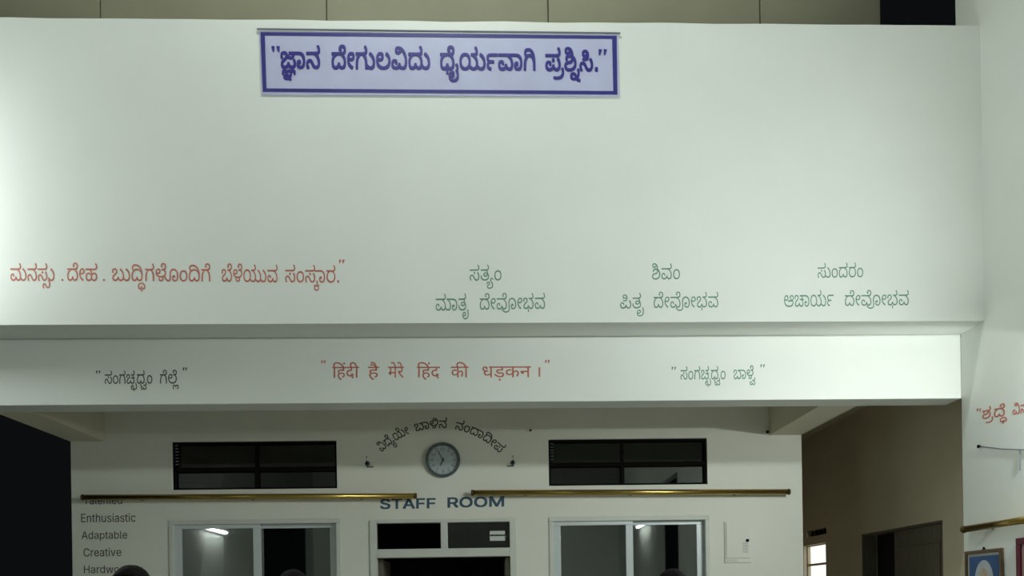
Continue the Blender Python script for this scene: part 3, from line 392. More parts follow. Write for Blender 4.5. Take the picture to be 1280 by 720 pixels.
48: [[435,-12,313,-2,214,30,136,79,81,144,48,222,37,311,44,386,64,448,96,497,138,534,187,556,242,563,283,559,318,547,346,528,368,501,381,468,385,429,380,388,366,352,341,322,308,298,264,283,212,278,178,281,147,289,120,301,98,316,79,332,63,348,87,414,98,401,112,386,130,372,152,360,177,351,206,348,252,354,283,370,301,395,307,426,302,454,289,476,268,489,242,493,190,481,150,446,125,390,117,315,117,311,121,266,134,222,156,180,189,144,233,113,289,89,358,74,441,69,526,74,594,87,644,108,680,136,700,168,707,203,703,229,692,248,674,263,649,275,645,278,640,284,635,290,630,292,575,318,531,350,502,389,493,441,504,492,536,531,586,555,647,563,700,558,741,542,772,519,794,490,807,457,811,421,805,378,786,340,759,309,727,283,693,264,656,251,610,244,551,241,349,241,349,317,626,317,651,324,674,335,696,351,714,372,726,395,730,421,725,449,709,472,683,489,646,494,615,490,592,476,577,457,572,432,578,403,598,378,628,357,669,337,684,331,700,324,716,317,730,308,754,288,772,262,784,232,788,196,784,158,772,120,749,85,715,53,668,26,607,6,530,-8]],
49: [[561,-12,522,-9,488,0,457,14,430,36,404,66,380,104,410,104,386,64,360,34,331,13,298,-2,261,-9,218,-12,166,-7,124,10,91,34,68,65,54,100,49,136,53,176,66,210,86,240,113,268,147,294,187,321,221,345,248,368,265,392,271,422,269,442,263,458,253,472,238,482,217,488,190,490,153,485,127,472,112,450,107,422,108,406,112,392,118,377,127,363,57,332,43,357,34,382,28,406,26,431,30,465,44,496,67,523,98,544,140,558,191,563,246,558,288,542,318,517,338,488,348,456,352,423,348,389,336,358,318,331,292,305,261,280,224,254,184,226,154,201,137,174,131,141,138,107,157,84,186,71,223,67,281,76,322,102,346,143,357,195,434,195,447,137,476,98,515,75,561,67,608,74,640,95,657,126,663,162,660,193,650,223,633,251,610,276,582,297,548,314,603,352,644,326,679,299,707,269,728,236,741,199,745,156,740,110,726,69,701,35,666,10,619,-7], [439,305,439,375,565,375,576,384,584,396,589,409,591,424,590,438,586,452,580,465,572,477,649,482,658,468,665,452,669,437,670,423,669,408,666,396,662,385,657,375,763,375,763,305,721,305,701,305,680,306,660,308,640,310,619,306], [439,474,439,551,650,551,650,474]],
50: [[561,-12,522,-9,488,0,457,14,429,36,404,66,379,104,410,104,386,64,360,34,331,13,298,-2,261,-9,218,-12,166,-7,124,10,91,34,68,65,54,100,49,136,53,176,66,210,86,240,113,268,147,294,187,321,221,345,248,368,265,392,271,422,269,442,263,458,253,472,238,482,217,488,190,490,153,485,127,472,112,450,107,422,108,406,112,392,118,377,127,363,57,332,43,357,34,382,28,406,26,431,30,465,44,496,67,523,98,544,140,558,191,563,246,558,288,542,318,517,338,488,348,456,352,423,348,389,336,358,318,331,292,305,261,280,224,254,184,226,154,201,137,174,131,141,138,107,157,84,186,71,223,67,281,76,322,102,347,143,358,195,434,195,447,137,476,98,515,75,561,67,609,74,640,94,657,124,663,158,660,191,650,222,633,250,610,275,582,297,548,314,603,352,644,326,679,299,707,270,728,238,741,201,745,160,740,112,726,70,701,36,666,10,619,-6], [439,305,439,375,565,375,576,384,584,396,589,409,591,424,590,438,586,452,580,465,572,477,620,487,649,482,658,468,665,452,669,437,670,423,669,408,666,396,662,385,657,375,763,375,763,305,721,305,701,305,680,306,660,308,640,310,619,306], [439,474,439,551,556,551,601,552,631,556,650,562,664,569,675,580,682,592,685,604,686,618,682,651,670,682,650,714,621,747,686,790,726,741,750,696,763,655,767,612,765,591,759,566,747,539,726,516,698,497,666,484,625,476,574,474]],
51: [[-231,-368,-270,-364,-305,-351,-334,-330,-357,-300,-371,-261,-376,-215,-371,-172,-358,-133,-335,-101,-305,-76,-268,-60,-227,-55,-181,-61,-150,-80,-132,-109,-126,-144,-133,-182,-155,-211,-190,-229,-238,-235,-271,-232,-298,-223,-319,-211,-335,-198,-325,-141,-310,-155,-293,-166,-272,-174,-246,-177,-221,-175,-205,-168,-196,-158,-193,-144,-195,-132,-202,-122,-214,-117,-229,-115,-258,-120,-284,-137,-302,-168,-308,-215,-305,-247,-297,-270,-284,-287,-268,-297,-248,-302,-227,-304,-191,-298,-165,-282,-148,-258,-140,-231,-72,-231,-62,-264,-46,-287,-26,-300,0,-304,33,-299,56,-284,70,-263,78,-238,81,-211,82,-185,80,-150,74,-113,64,-74,50,-34,32,3,11,36,78,69,101,31,121,-8,137,-49,149,-92,156,-136,159,-181,154,-242,138,-290,114,-325,83,-350,46,-363,5,-368,-22,-366,-47,-360,-69,-348,-88,-332,-106,-312,-121,-286,-91,-289,-109,-313,-128,-333,-149,-349,-173,-360,-200,-366], [-145,-458,-140,-354,-72,-354,-67,-458]],
52: [[216,-12,146,2,90,46,54,118,42,220,46,280,60,334,81,383,112,426,151,461,197,487,212,474,42,474,42,551,512,551,557,552,588,556,607,562,620,569,632,580,638,592,641,604,642,618,638,651,626,682,606,714,577,747,642,790,682,741,706,696,719,655,723,612,721,591,715,566,703,539,682,516,671,507,658,499,642,492,625,486,606,481,583,477,584,483,624,456,658,421,686,379,706,331,719,278,723,220,711,118,674,46,618,2,545,-12,505,-9,470,0,441,14,414,36,390,66,366,104,398,109,374,64,346,32,317,10,285,-3,251,-10], [227,67,272,76,308,102,332,143,344,195,420,195,433,137,460,98,497,75,537,67,580,76,613,101,634,147,641,217,637,268,626,316,606,360,579,399,544,431,502,456,451,471,393,476,376,476,318,471,267,457,224,434,188,403,160,365,140,322,128,273,124,219,131,149,151,102,184,76], [336,-144,344,15,421,15,429,-144]],
53: [[-248,-368,-304,-360,-348,-334,-378,-295,-388,-245,-380,-201,-358,-166,-323,-144,-278,-136,-241,-141,-214,-155,-196,-178,-190,-207,-191,-218,-192,-230,-195,-242,-199,-251,-257,-246,-255,-241,-254,-234,-254,-229,-254,-224,-256,-214,-261,-205,-270,-199,-284,-197,-297,-199,-310,-206,-319,-220,-322,-243,-317,-270,-301,-289,-276,-300,-244,-304,-217,-302,-196,-294,-178,-283,-164,-268,-155,-248,-150,-226,-84,-226,-77,-259,-61,-284,-37,-299,-5,-304,23,-300,43,-287,55,-266,59,-237,51,-198,28,-164,-8,-136,-55,-116,-11,-79,28,-95,62,-116,90,-141,112,-171,125,-206,130,-245,121,-298,92,-337,50,-360,-4,-368,-32,-366,-56,-360,-76,-350,-94,-338,-109,-323,-122,-306,-112,-302,-131,-324,-150,-342,-172,-354,-195,-362,-220,-366], [-157,-124,-157,-59,-31,-59,-4,-58,14,-56,26,-50,36,-42,40,-36,44,-29,45,-21,46,-12,44,9,36,32,24,55,8,78,73,105,98,67,113,34,120,6,123,-19,119,-50,106,-76,84,-97,56,-112,21,-121,-20,-124]],
54: [[380,-12,279,-2,194,29,126,78,77,142,47,220,37,308,43,382,62,444,93,494,134,532,185,555,242,563,284,559,319,547,347,528,368,501,381,468,385,429,380,388,366,352,341,322,308,298,264,283,212,278,191,279,171,282,153,287,136,294,122,301,108,309,118,380,129,373,142,366,156,359,171,353,188,349,206,348,252,354,283,370,301,396,307,427,302,455,289,476,268,489,242,493,210,488,180,475,154,451,133,416,120,368,115,306,123,244,146,187,183,138,236,101,303,77,383,69,462,75,528,94,580,125,618,166,642,219,650,281,640,348,610,408,564,457,505,494,554,546,607,515,650,478,685,436,711,390,727,338,732,281,723,204,696,134,650,75,582,28,493,-2], [438,474,438,551,489,551,547,553,586,560,612,570,630,583,640,598,646,614,650,632,651,651,644,688,625,716,595,734,558,740,522,734,492,718,473,694,466,667,466,662,466,656,466,651,467,646,438,688,448,690,457,692,466,693,473,693,495,690,512,682,522,668,526,650,522,630,510,614,493,605,470,602,439,608,418,626,407,652,403,681,408,712,422,742,444,768,476,790,515,804,563,809,612,804,654,788,687,762,712,728,727,687,732,640,729,605,720,573,706,545,685,521,665,506,641,494,613,484,582,478,547,475,508,474]],
55: [[-241,-67,-211,-70,-187,-77,-167,-90,-148,-107,-130,-130,-111,-159,-146,-156,-120,-120,-94,-92,-61,-73,-17,-67,20,-71,51,-84,76,-105,94,-131,105,-161,109,-194,105,-231,94,-264,78,-293,58,-318,36,-340,14,-359,-33,-307,-5,-283,18,-258,33,-230,38,-198,35,-176,24,-156,7,-141,-20,-136,-50,-142,-72,-160,-88,-187,-94,-222,-164,-222,-172,-186,-188,-159,-210,-142,-238,-136,-265,-141,-282,-154,-293,-175,-296,-199,-291,-230,-276,-256,-253,-281,-225,-307,-272,-359,-306,-327,-337,-290,-360,-246,-367,-192,-363,-160,-352,-130,-334,-105,-309,-84,-278,-71]],
56: [[218,-12,166,-7,124,10,91,34,68,65,54,100,49,136,53,176,66,210,86,240,113,268,147,294,187,321,221,345,248,368,265,392,271,422,269,442,263,458,253,472,238,482,217,488,190,490,153,485,127,472,112,450,107,422,108,406,112,392,118,377,127,363,57,332,43,357,34,382,28,406,26,431,30,465,44,496,67,523,98,544,140,558,191,563,246,558,288,542,318,517,338,488,348,456,352,423,348,389,336,358,318,331,292,305,261,280,224,254,184,226,154,201,137,174,131,141,138,107,157,84,186,71,223,67,281,76,322,102,346,143,357,195,434,195,447,137,476,98,515,75,561,67,610,77,649,106,674,152,682,210,676,273,656,330,626,379,584,421,534,454,476,477,613,481,657,449,694,412,724,371,746,324,760,273,764,215,758,151,740,96,710,51,669,16,618,-5,557,-12,520,-9,486,0,456,15,429,37,404,67,379,105,411,104,387,64,360,34,331,13,298,-2,261,-9], [431,474,431,551,656,551,656,474]],
57: [[308,-12,240,-6,183,14,137,44,100,83,73,128,54,177,44,228,40,279,48,356,73,424,113,482,166,526,231,554,306,563,375,556,432,536,478,506,514,467,541,422,558,374,569,324,572,276,564,196,539,126,500,68,447,24,383,-3], [306,67,358,73,403,92,440,122,467,164,484,216,490,279,485,336,469,386,443,427,407,458,361,478,305,484,256,478,212,461,174,432,146,392,128,340,122,277,128,214,144,162,171,121,208,91,253,73], [721,-12,650,-2,588,26,534,70,486,123,538,177,580,130,623,96,670,74,722,67,777,77,817,106,842,152,850,210,844,273,824,330,794,379,752,421,702,454,644,477,780,483,824,451,862,414,892,372,914,325,928,273,932,215,929,175,922,134,908,96,887,61,859,31,822,8,776,-7], [1088,-12,1017,-2,956,26,902,70,853,123,904,177,946,130,990,96,1037,74,1091,67,1144,77,1184,106,1209,152,1217,210,1211,276,1192,333,1162,382,1123,424,1076,460,1021,488,1064,565,1128,528,1185,482,1232,428,1268,365,1291,294,1299,215,1293,153,1276,98,1247,52,1206,18,1154,-5], [600,474,600,551,680,551,738,553,778,560,803,570,821,583,831,598,838,614,841,632,842,651,836,688,816,716,786,734,749,740,713,734,684,718,664,694,657,667,657,662,657,656,657,651,658,646,629,688,639,690,648,692,656,693,664,693,686,690,703,682,714,668,717,650,713,630,702,614,684,605,661,602,630,608,610,626,598,652,594,681,599,712,612,742,635,768,666,790,706,804,754,809,803,804,844,788,878,762,902,728,918,687,923,640,920,605,912,573,898,545,877,521,856,506,832,494,805,484,774,478,739,475,700,474]],
58: [[362,-12,325,-9,288,0,256,14,230,36,214,66,208,104,211,128,222,151,238,172,260,189,254,169,192,184,138,208,93,242,58,283,37,331,30,385,35,435,51,478,77,514,112,540,155,557,206,563,243,560,276,550,304,533,326,510,339,480,344,443,340,409,328,378,307,351,276,330,234,316,178,311,154,313,126,318,100,327,78,337,85,400,105,390,126,384,148,380,169,379,214,384,244,397,260,417,266,440,261,463,248,480,226,490,200,493,160,486,129,466,110,434,103,394,106,362,116,332,133,306,159,283,194,264,240,249,296,238,365,233,436,239,495,254,542,280,576,318,597,369,604,436,601,477,594,520,580,564,560,604,535,640,503,668,464,687,419,693,391,689,370,678,358,661,354,641,358,620,370,603,388,592,414,589,447,594,476,610,498,638,508,682,581,675,570,626,550,586,524,556,493,536,457,523,417,519,386,521,359,527,335,537,314,550,298,568,286,589,278,614,276,642,286,689,316,728,362,754,423,763,485,756,538,734,584,699,620,656,649,606,670,550,682,493,686,436,681,370,667,316,645,272,616,238,584,211,548,191,512,177,477,168,469,194,491,177,506,157,516,134,519,105,509,58,479,20,430,-4], [364,59,396,62,421,72,437,88,442,112,436,136,420,155,395,167,363,172,329,166,304,154,290,136,285,112,290,91,304,74,329,63]],
59: [[216,-12,146,2,90,46,54,118,42,220,46,280,60,334,81,383,112,426,151,461,197,487,212,474,42,474,42,551,615,551,615,474,571,474,583,481,623,454,658,420,685,379,706,332,719,278,723,220,711,119,674,46,618,3,545,-12,505,-9,470,0,441,14,414,36,390,66,366,104,398,109,374,64,346,32,317,10,285,-3,251,-10], [227,67,272,76,308,102,332,143,344,195,420,195,433,137,460,98,497,75,537,67,580,76,613,102,634,148,641,217,637,268,626,316,606,360,579,399,544,431,502,456,451,471,393,476,376,476,318,471,267,457,224,434,188,404,160,366,140,322,128,273,124,220,131,149,151,102,184,76]],
60: [[269,-12,201,-7,142,7,95,31,60,64,38,106,31,158,38,206,57,243,87,270,126,290,172,303,222,312,264,319,297,328,321,338,338,354,347,376,350,404,347,427,338,446,324,459,306,468,284,474,260,476,229,474,204,468,187,458,176,444,169,429,167,411,168,400,170,389,174,378,180,367,105,336,95,358,88,377,84,396,83,417,88,443,102,468,126,491,160,508,207,519,267,523,306,519,342,508,375,489,400,463,416,431,422,393,417,348,400,312,375,285,340,264,298,251,250,242,207,235,172,226,146,215,128,201,117,182,113,158,117,133,128,110,148,92,178,78,218,70,269,67,339,73,398,90,445,118,480,156,502,206,509,266,504,323,490,370,468,408,442,438,415,462,389,479,393,501,459,501,501,471,534,436,559,397,577,355,588,311,591,265,582,184,554,116,508,61,444,21,365,-4], [31,474,31,551,383,551,428,552,457,556,475,562,488,569,499,580,506,592,509,604,510,618,506,651,494,682,474,714,445,747,510,790,550,741,574,696,587,655,591,612,589,591,583,565,571,539,550,516,536,505,519,496,498,487,470,480,435,476,390,474,358,474,249,487,150,474]],
61: [[89,551,0,551,0,622,80,622,69,645,60,669,55,695,53,724,68,794,111,849,179,884,266,896,399,877,516,820,618,730,704,615,620,615,459,772,283,824,221,817,174,794,144,760,134,714,136,686,144,662,154,640,165,622,273,622,273,551,170,551,170,0,89,0], [641,816,645,838,658,857,675,870,696,874,717,870,735,857,747,838,751,816,747,794,735,775,717,762,696,758,675,762,658,775,645,794]],
62: [[321,69,354,82,380,98,397,120,403,148,396,182,374,208,336,224,280,229,219,222,174,200,147,167,138,124,141,94,150,64,167,33,196,0,241,-40,302,-89,248,-142,167,-73,108,-9,70,57,58,130,62,166,74,198,92,225,115,248,97,268,82,292,72,320,69,352,72,378,79,400,91,418,106,433,131,448,158,458,191,463,229,465,361,465,361,551,0,551,0,622,546,622,546,551,442,551,442,394,230,394,204,393,186,391,174,387,164,381,153,366,149,347,152,328,159,312,170,297,183,284,232,296,284,300,347,295,396,279,434,255,460,224,476,190,481,153,472,100,447,57,405,24,348,2]],
63: [],
64: [[413,-58,392,-24,373,11,356,44,342,73,330,71,316,70,302,68,287,68,245,71,202,78,162,92,124,112,92,140,68,176,51,219,46,272,50,313,62,348,79,377,102,401,139,426,183,443,234,453,290,456,295,456,295,551,0,551,0,622,534,622,534,551,376,551,376,385,327,385,275,383,234,378,201,369,173,355,153,338,138,317,129,292,126,262,136,214,166,174,216,149,287,140,293,140,299,140,305,140,312,141,308,160,306,176,311,206,327,226,349,236,373,240,411,234,438,216,455,190,461,162,457,134,446,112,430,97,410,86,423,62,438,36,457,9,480,-24]],
65: [[89,551,0,551,0,622,86,622,47,713,6,776,-40,813,-97,825,-138,818,-168,799,-186,768,-192,729,-190,697,-182,668,-171,641,-159,615,-239,615,-264,679,-273,743,-262,805,-228,854,-174,885,-104,896,-15,880,55,830,113,745,164,622,273,622,273,551,170,551,170,0,89,0]],
66: [[-179,615,-205,650,-228,674,-251,689,-272,698,-295,702,-320,703,-340,702,-361,697,-382,690,-402,682,-428,751,-404,760,-380,767,-354,772,-326,773,-284,768,-246,752,-214,726,-187,692,-183,694,-203,740,-222,774,-242,799,-263,815,-287,824,-316,827,-338,826,-356,823,-372,818,-386,813,-409,882,-367,892,-318,896,-268,890,-224,870,-187,836,-154,784,-123,711,-94,615]],
67: [[509,551,509,0,428,0,428,250,207,250,207,213,203,185,192,166,177,155,159,151,140,154,119,164,99,178,80,196,64,216,50,237,42,258,39,278,42,295,52,308,71,318,100,321,126,321,126,551,0,551,0,622,612,622,612,551], [428,551,207,551,207,321,428,321]],
68: [[-169,615,-190,686,-210,740,-232,778,-256,804,-283,818,-315,823,-336,822,-354,818,-370,814,-385,809,-409,882,-367,892,-318,896,-268,890,-224,870,-187,836,-154,784,-123,711,-94,615]],
69: [[395,42,341,-12,284,37,230,87,181,136,138,181,102,222,75,256,57,284,46,305,42,323,40,340,44,358,55,376,75,389,104,393,127,390,148,382,165,368,181,349,215,372,238,399,252,431,256,468,255,491,251,514,246,534,239,551,0,551,0,622,424,622,424,551,320,551,332,510,336,458,330,407,314,365,288,330,254,300,213,276,167,254,216,201,272,146,332,93]],
70: [[777,551,452,551,452,349,505,386,569,399,628,389,675,358,706,307,716,239,712,192,701,141,681,90,651,39,579,80,602,114,620,154,632,196,636,237,631,278,616,307,593,324,562,330,508,312,452,258,452,0,371,0,371,174,344,154,312,136,272,122,226,118,180,123,138,137,100,161,71,194,52,238,46,290,60,362,101,417,164,452,244,464,268,463,296,460,321,457,339,454,333,381,315,385,292,388,269,390,249,391,198,384,159,365,135,334,127,292,135,246,158,214,190,194,228,188,270,193,306,209,340,232,371,260,371,551,0,551,0,622,777,622]],
71: [[89,551,0,551,0,622,81,622,-60,774,-219,824,-276,817,-320,796,-348,762,-357,717,-354,686,-346,660,-334,636,-322,615,-406,615,-419,641,-429,668,-436,697,-438,728,-424,796,-383,850,-318,884,-234,896,-111,878,-6,824,86,737,165,622,273,622,273,551,170,551,170,0,89,0]],
72: [[630,551,526,551,526,0,445,0,445,150,413,132,378,116,336,106,283,103,213,113,158,144,123,191,111,251,113,278,120,303,132,327,148,348,105,370,72,402,49,442,42,493,52,548,83,592,130,622,187,632,236,625,276,604,302,572,311,531,301,486,271,443,210,482,219,492,226,504,229,515,230,526,228,541,220,554,206,565,184,568,158,562,136,546,121,521,116,489,120,460,132,438,149,421,172,409,197,402,223,397,254,403,288,405,300,405,312,404,324,403,333,402,326,332,319,333,312,333,304,333,298,333,253,328,220,312,198,288,191,254,198,218,220,193,252,178,292,173,341,178,382,194,416,218,445,245,445,551,383,551,383,622,630,622]],
73: [[358,222,329,220,300,215,272,207,248,197,205,228,169,263,145,304,137,352,140,378,147,400,159,418,174,433,199,448,228,458,264,463,308,465,401,465,401,551,0,551,0,622,592,622,592,551,482,551,482,394,298,394,272,393,254,391,242,387,232,381,221,366,217,347,220,325,231,306,246,291,261,277,309,290,362,294,430,285,485,256,522,212,534,154,522,93,485,44,424,11,337,0,244,11,162,44,89,94,25,158,86,207,144,148,202,106,266,82,337,74,424,94,453,152,447,183,428,204,399,218], [257,-134,261,-112,274,-93,291,-80,312,-76,333,-80,351,-93,363,-112,367,-134,363,-157,351,-176,333,-188,312,-192,291,-188,274,-176,261,-157]],
74: [[0,622,569,622,569,551,466,551,466,0,385,0,385,298,204,298,204,244,200,220,190,202,174,192,153,188,128,193,102,209,77,232,56,260,42,290,37,318,40,339,50,355,69,366,98,369,385,369,385,551,0,551]],
75: [[194,622,275,622,275,0,194,0]],
76: [[321,-13,248,-6,185,13,133,43,94,84,68,133,57,190,152,190,161,153,180,123,207,100,241,83,280,74,321,70,368,74,409,86,445,106,472,132,489,164,495,200,490,231,475,257,452,277,422,293,388,306,351,318,263,343,185,373,126,414,89,467,77,533,85,590,110,641,149,681,200,712,260,731,327,737,395,731,454,712,503,682,541,643,566,596,575,544,484,544,469,591,434,626,384,648,324,655,280,651,242,640,210,622,187,598,172,569,167,537,173,503,191,476,217,455,247,439,278,428,306,419,379,399,410,390,443,378,478,362,511,342,541,316,564,284,580,245,585,198,577,142,554,91,516,48,464,15,398,-6]],
77: [[48,646,48,728,598,728,598,646,370,646,370,0,277,0,277,646]],
78: [[25,0,290,728,397,728,665,0,567,0,413,432,397,477,380,531,359,600,334,684,352,684,327,599,306,529,288,475,274,432,124,0], [158,203,158,284,532,284,532,203]],
79: [[88,0,88,728,528,728,528,646,181,646,181,396,495,396,495,314,181,314,181,0]],
80: [[88,0,88,728,337,728,415,720,477,698,524,664,559,619,578,564,585,503,578,442,559,388,525,344,477,311,415,289,337,282,140,282,140,365,333,365,385,369,426,382,456,402,477,430,489,463,493,503,489,543,477,578,456,607,425,628,384,642,332,646,181,646,181,0], [506,0,330,328,435,328,613,0]],
81: [[383,-10,294,1,217,35,151,90,102,164,70,256,60,363,70,471,102,562,151,637,217,692,294,726,383,737,471,726,549,692,614,637,663,562,695,471,705,363,695,256,663,164,614,90,549,35,471,1], [383,76,445,84,500,109,547,150,584,206,607,278,615,363,607,450,584,521,547,578,500,618,445,643,383,651,320,643,265,618,217,577,181,521,158,449,150,363,158,278,181,207,217,150,265,109,320,84]],
82: [[88,0,88,728,220,728,399,269,406,250,413,229,422,203,431,176,439,147,448,119,456,92,462,67,442,67,449,91,457,117,465,146,475,174,483,201,492,227,500,250,506,269,683,728,815,728,815,0,724,0,724,416,724,439,725,467,725,496,726,527,726,560,727,592,728,624,728,655,736,655,725,621,714,587,703,552,691,520,681,488,671,460,662,436,654,416,492,0,411,0,246,416,239,435,230,459,220,486,210,517,199,550,187,584,175,620,163,655,172,655,173,627,174,596,174,564,175,532,175,500,176,470,176,441,176,416,176,0]],
83: [[230,-13,181,-8,136,7,98,31,69,64,50,105,44,155,49,198,62,231,84,258,112,277,145,292,181,303,218,310,256,316,301,321,336,326,363,330,382,337,393,349,396,366,396,369,394,400,384,427,368,447,346,463,317,473,282,476,246,473,215,463,190,450,170,433,155,415,144,396,60,423,84,468,116,501,154,525,195,541,237,550,280,553,309,551,342,546,376,536,409,520,439,496,463,462,479,417,484,360,484,0,398,0,398,74,392,74,380,55,362,35,339,16,309,1,273,-9], [245,65,290,70,328,84,357,106,379,134,392,165,396,197,396,273,388,267,373,262,354,257,332,252,309,249,287,246,268,244,252,242,222,236,193,229,168,217,149,200,137,179,132,151,136,125,147,104,164,87,187,75,214,67]],
84: [[200,-4,146,4,107,29,85,68,77,121,77,728,165,728,165,143,167,111,174,90,188,79,210,75,223,75,232,76,239,77,246,79,263,4,250,1,234,-1,217,-3]],
85: [[307,-12,233,-3,170,23,119,65,82,122,59,190,51,269,59,348,81,417,118,474,167,517,227,544,296,553,339,549,382,538,422,520,459,492,490,455,514,408,529,350,534,280,534,243,110,243,110,317,487,317,446,290,441,341,429,386,408,423,379,451,342,469,296,475,250,469,212,450,181,423,158,388,145,347,140,304,140,255,145,199,161,152,186,115,220,88,260,72,307,66,338,69,366,76,390,87,411,104,428,125,440,150,525,127,508,88,482,55,449,27,407,6,360,-7]],
86: [[165,327,165,0,77,0,77,546,162,546,162,414,150,414,180,479,221,521,271,545,329,553,381,547,426,530,463,501,490,462,508,410,514,347,514,0,426,0,426,339,417,396,393,438,354,465,303,474,266,469,232,457,205,436,183,407,169,371]],
87: [[292,546,292,471,10,471,10,546], [92,676,180,676,180,142,184,110,194,88,214,76,244,71,253,72,266,73,278,75,289,77,307,3,292,-1,276,-4,259,-6,242,-7,179,2,131,30,102,75,92,135]],
88: [[282,-12,218,-3,162,23,115,65,80,121,58,190,51,271,58,352,80,421,116,477,162,519,218,544,282,553,330,548,367,535,395,517,415,495,430,475,440,458,447,458,447,728,535,728,535,0,450,0,450,84,440,84,430,67,414,47,394,25,365,6,329,-7], [295,67,341,73,379,93,409,124,431,166,444,215,448,272,444,329,431,378,409,418,379,449,341,468,295,474,248,467,209,447,179,416,157,375,145,326,140,272,145,218,157,169,179,127,209,95,248,74]],
89: [[88,0,88,728,531,728,531,646,181,646,181,408,507,408,507,326,181,326,181,82,536,82,536,0]],
90: [[165,327,165,0,77,0,77,728,165,728,165,414,150,414,180,479,221,521,271,545,329,553,381,547,426,530,463,501,491,462,508,410,514,347,514,0,426,0,426,339,417,396,393,438,354,465,303,474,266,469,232,457,205,436,183,407,169,371]],
91: [[262,-7,210,-1,165,16,128,44,101,84,83,136,77,199,77,546,165,546,165,207,173,150,198,108,237,81,289,72,326,77,358,89,386,110,408,140,421,176,426,219,426,546,514,546,514,0,429,0,429,132,441,132,410,67,369,24,319,1]],
92: [[263,-12,209,-8,163,5,123,25,91,53,67,89,53,132,136,152,153,113,181,86,217,71,262,65,313,71,353,90,378,117,387,148,382,174,367,195,342,211,307,223,216,245,151,267,105,299,78,341,69,394,76,438,96,477,127,508,168,532,216,548,271,553,323,548,367,536,402,516,431,489,453,458,468,421,388,401,373,429,351,454,318,472,272,478,227,473,190,456,167,430,158,399,164,372,180,351,208,334,250,321,333,301,397,279,442,247,469,205,478,154,471,108,451,68,418,35,375,10,323,-6]],
93: [[77,0,77,546,165,546,165,0], [122,635,99,640,79,652,65,671,61,693,65,716,79,734,99,747,122,751,145,747,165,734,179,716,183,693,179,671,165,652,145,640]],
94: [[299,-12,229,-3,169,23,120,65,82,122,59,190,51,270,59,350,82,419,120,475,169,518,229,544,299,553,338,550,374,542,408,530,438,513,465,491,488,466,507,436,521,402,436,378,429,398,418,417,404,433,389,447,370,458,349,467,325,472,299,474,250,467,209,445,179,413,157,371,145,322,140,270,145,218,157,170,179,128,209,95,250,74,299,67,326,69,350,74,371,83,391,95,407,110,420,127,431,146,438,167,522,144,509,109,490,78,467,52,440,29,409,12,375,-1,338,-9]],
95: [[77,-204,77,546,162,546,162,458,172,458,183,475,198,495,218,517,246,535,282,548,330,553,395,544,450,519,497,477,532,421,554,352,562,271,554,190,532,121,497,65,451,23,395,-3,331,-12,284,-7,247,6,219,25,198,47,183,67,172,84,165,84,165,-204], [317,67,364,74,403,95,433,127,455,169,468,218,472,272,468,326,455,375,434,416,403,447,365,467,317,474,271,468,233,449,203,418,182,378,168,329,164,272,168,215,182,166,204,124,233,93,272,73]],
96: [[331,-12,284,-7,247,6,219,25,198,47,183,67,172,84,162,84,162,0,77,0,77,728,165,728,165,458,172,458,183,475,198,495,218,517,246,535,282,548,330,553,395,544,450,519,497,477,532,421,554,352,562,271,554,190,532,121,497,65,451,23,395,-3], [317,67,364,74,403,95,433,127,455,169,468,218,472,272,468,326,455,375,434,416,403,447,365,467,317,474,271,468,233,449,203,418,182,378,168,329,164,272,168,215,182,166,204,124,233,93,272,73]],
97: [[382,-10,294,1,216,35,151,90,102,164,70,256,60,363,70,471,102,562,151,637,216,692,294,726,382,737,436,733,486,721,533,701,575,674,610,640,640,599,662,552,676,499,583,499,572,534,557,564,536,591,511,612,482,629,451,642,417,649,382,651,320,643,264,618,217,577,181,521,158,449,150,363,158,278,181,206,217,150,265,109,320,84,382,76,417,79,451,86,482,99,511,115,536,137,557,163,572,194,583,229,676,229,662,176,641,129,611,89,575,54,534,27,487,7,437,-6]],
98: [[77,0,77,546,162,546,162,462,168,462,189,500,222,528,263,547,310,554,320,554,333,553,345,553,354,552,354,464,347,465,334,467,318,468,301,469,264,465,231,452,204,433,183,407,169,377,165,342,165,0]],
99: [[235,0,26,546,123,546,239,222,256,172,271,122,284,73,297,25,265,25,279,73,292,122,307,172,323,222,439,546,536,546,327,0]],
100: [[88,0,88,728,181,728,181,413,562,413,562,728,655,728,655,0,562,0,562,331,181,331,181,0]],
101: [[200,0,34,546,127,546,194,308,208,255,223,197,239,131,254,57,239,57,253,129,269,194,283,253,298,308,363,546,457,546,521,308,536,254,550,195,565,130,580,57,564,57,580,129,595,194,610,254,625,308,691,546,784,546,619,0,531,0,460,247,450,285,439,324,429,363,419,404,410,445,399,487,419,487,409,445,399,404,389,363,379,323,369,284,358,247,287,0]],
102: [[299,-12,229,-3,169,23,120,65,82,122,59,190,51,270,59,350,82,419,120,475,169,518,229,544,299,553,369,544,430,518,480,475,518,419,541,350,549,270,541,190,518,122,480,65,430,23,369,-3], [299,67,350,74,390,95,421,128,443,170,456,218,460,270,456,322,443,370,421,413,390,445,350,467,299,474,250,467,209,445,179,413,157,371,145,322,140,270,145,218,157,170,179,128,209,95,250,74]],
103: [[160,196,160,305,176,305,409,546,518,546,266,287,256,287], [77,0,77,728,165,728,165,0], [422,0,213,267,276,329,535,0]],
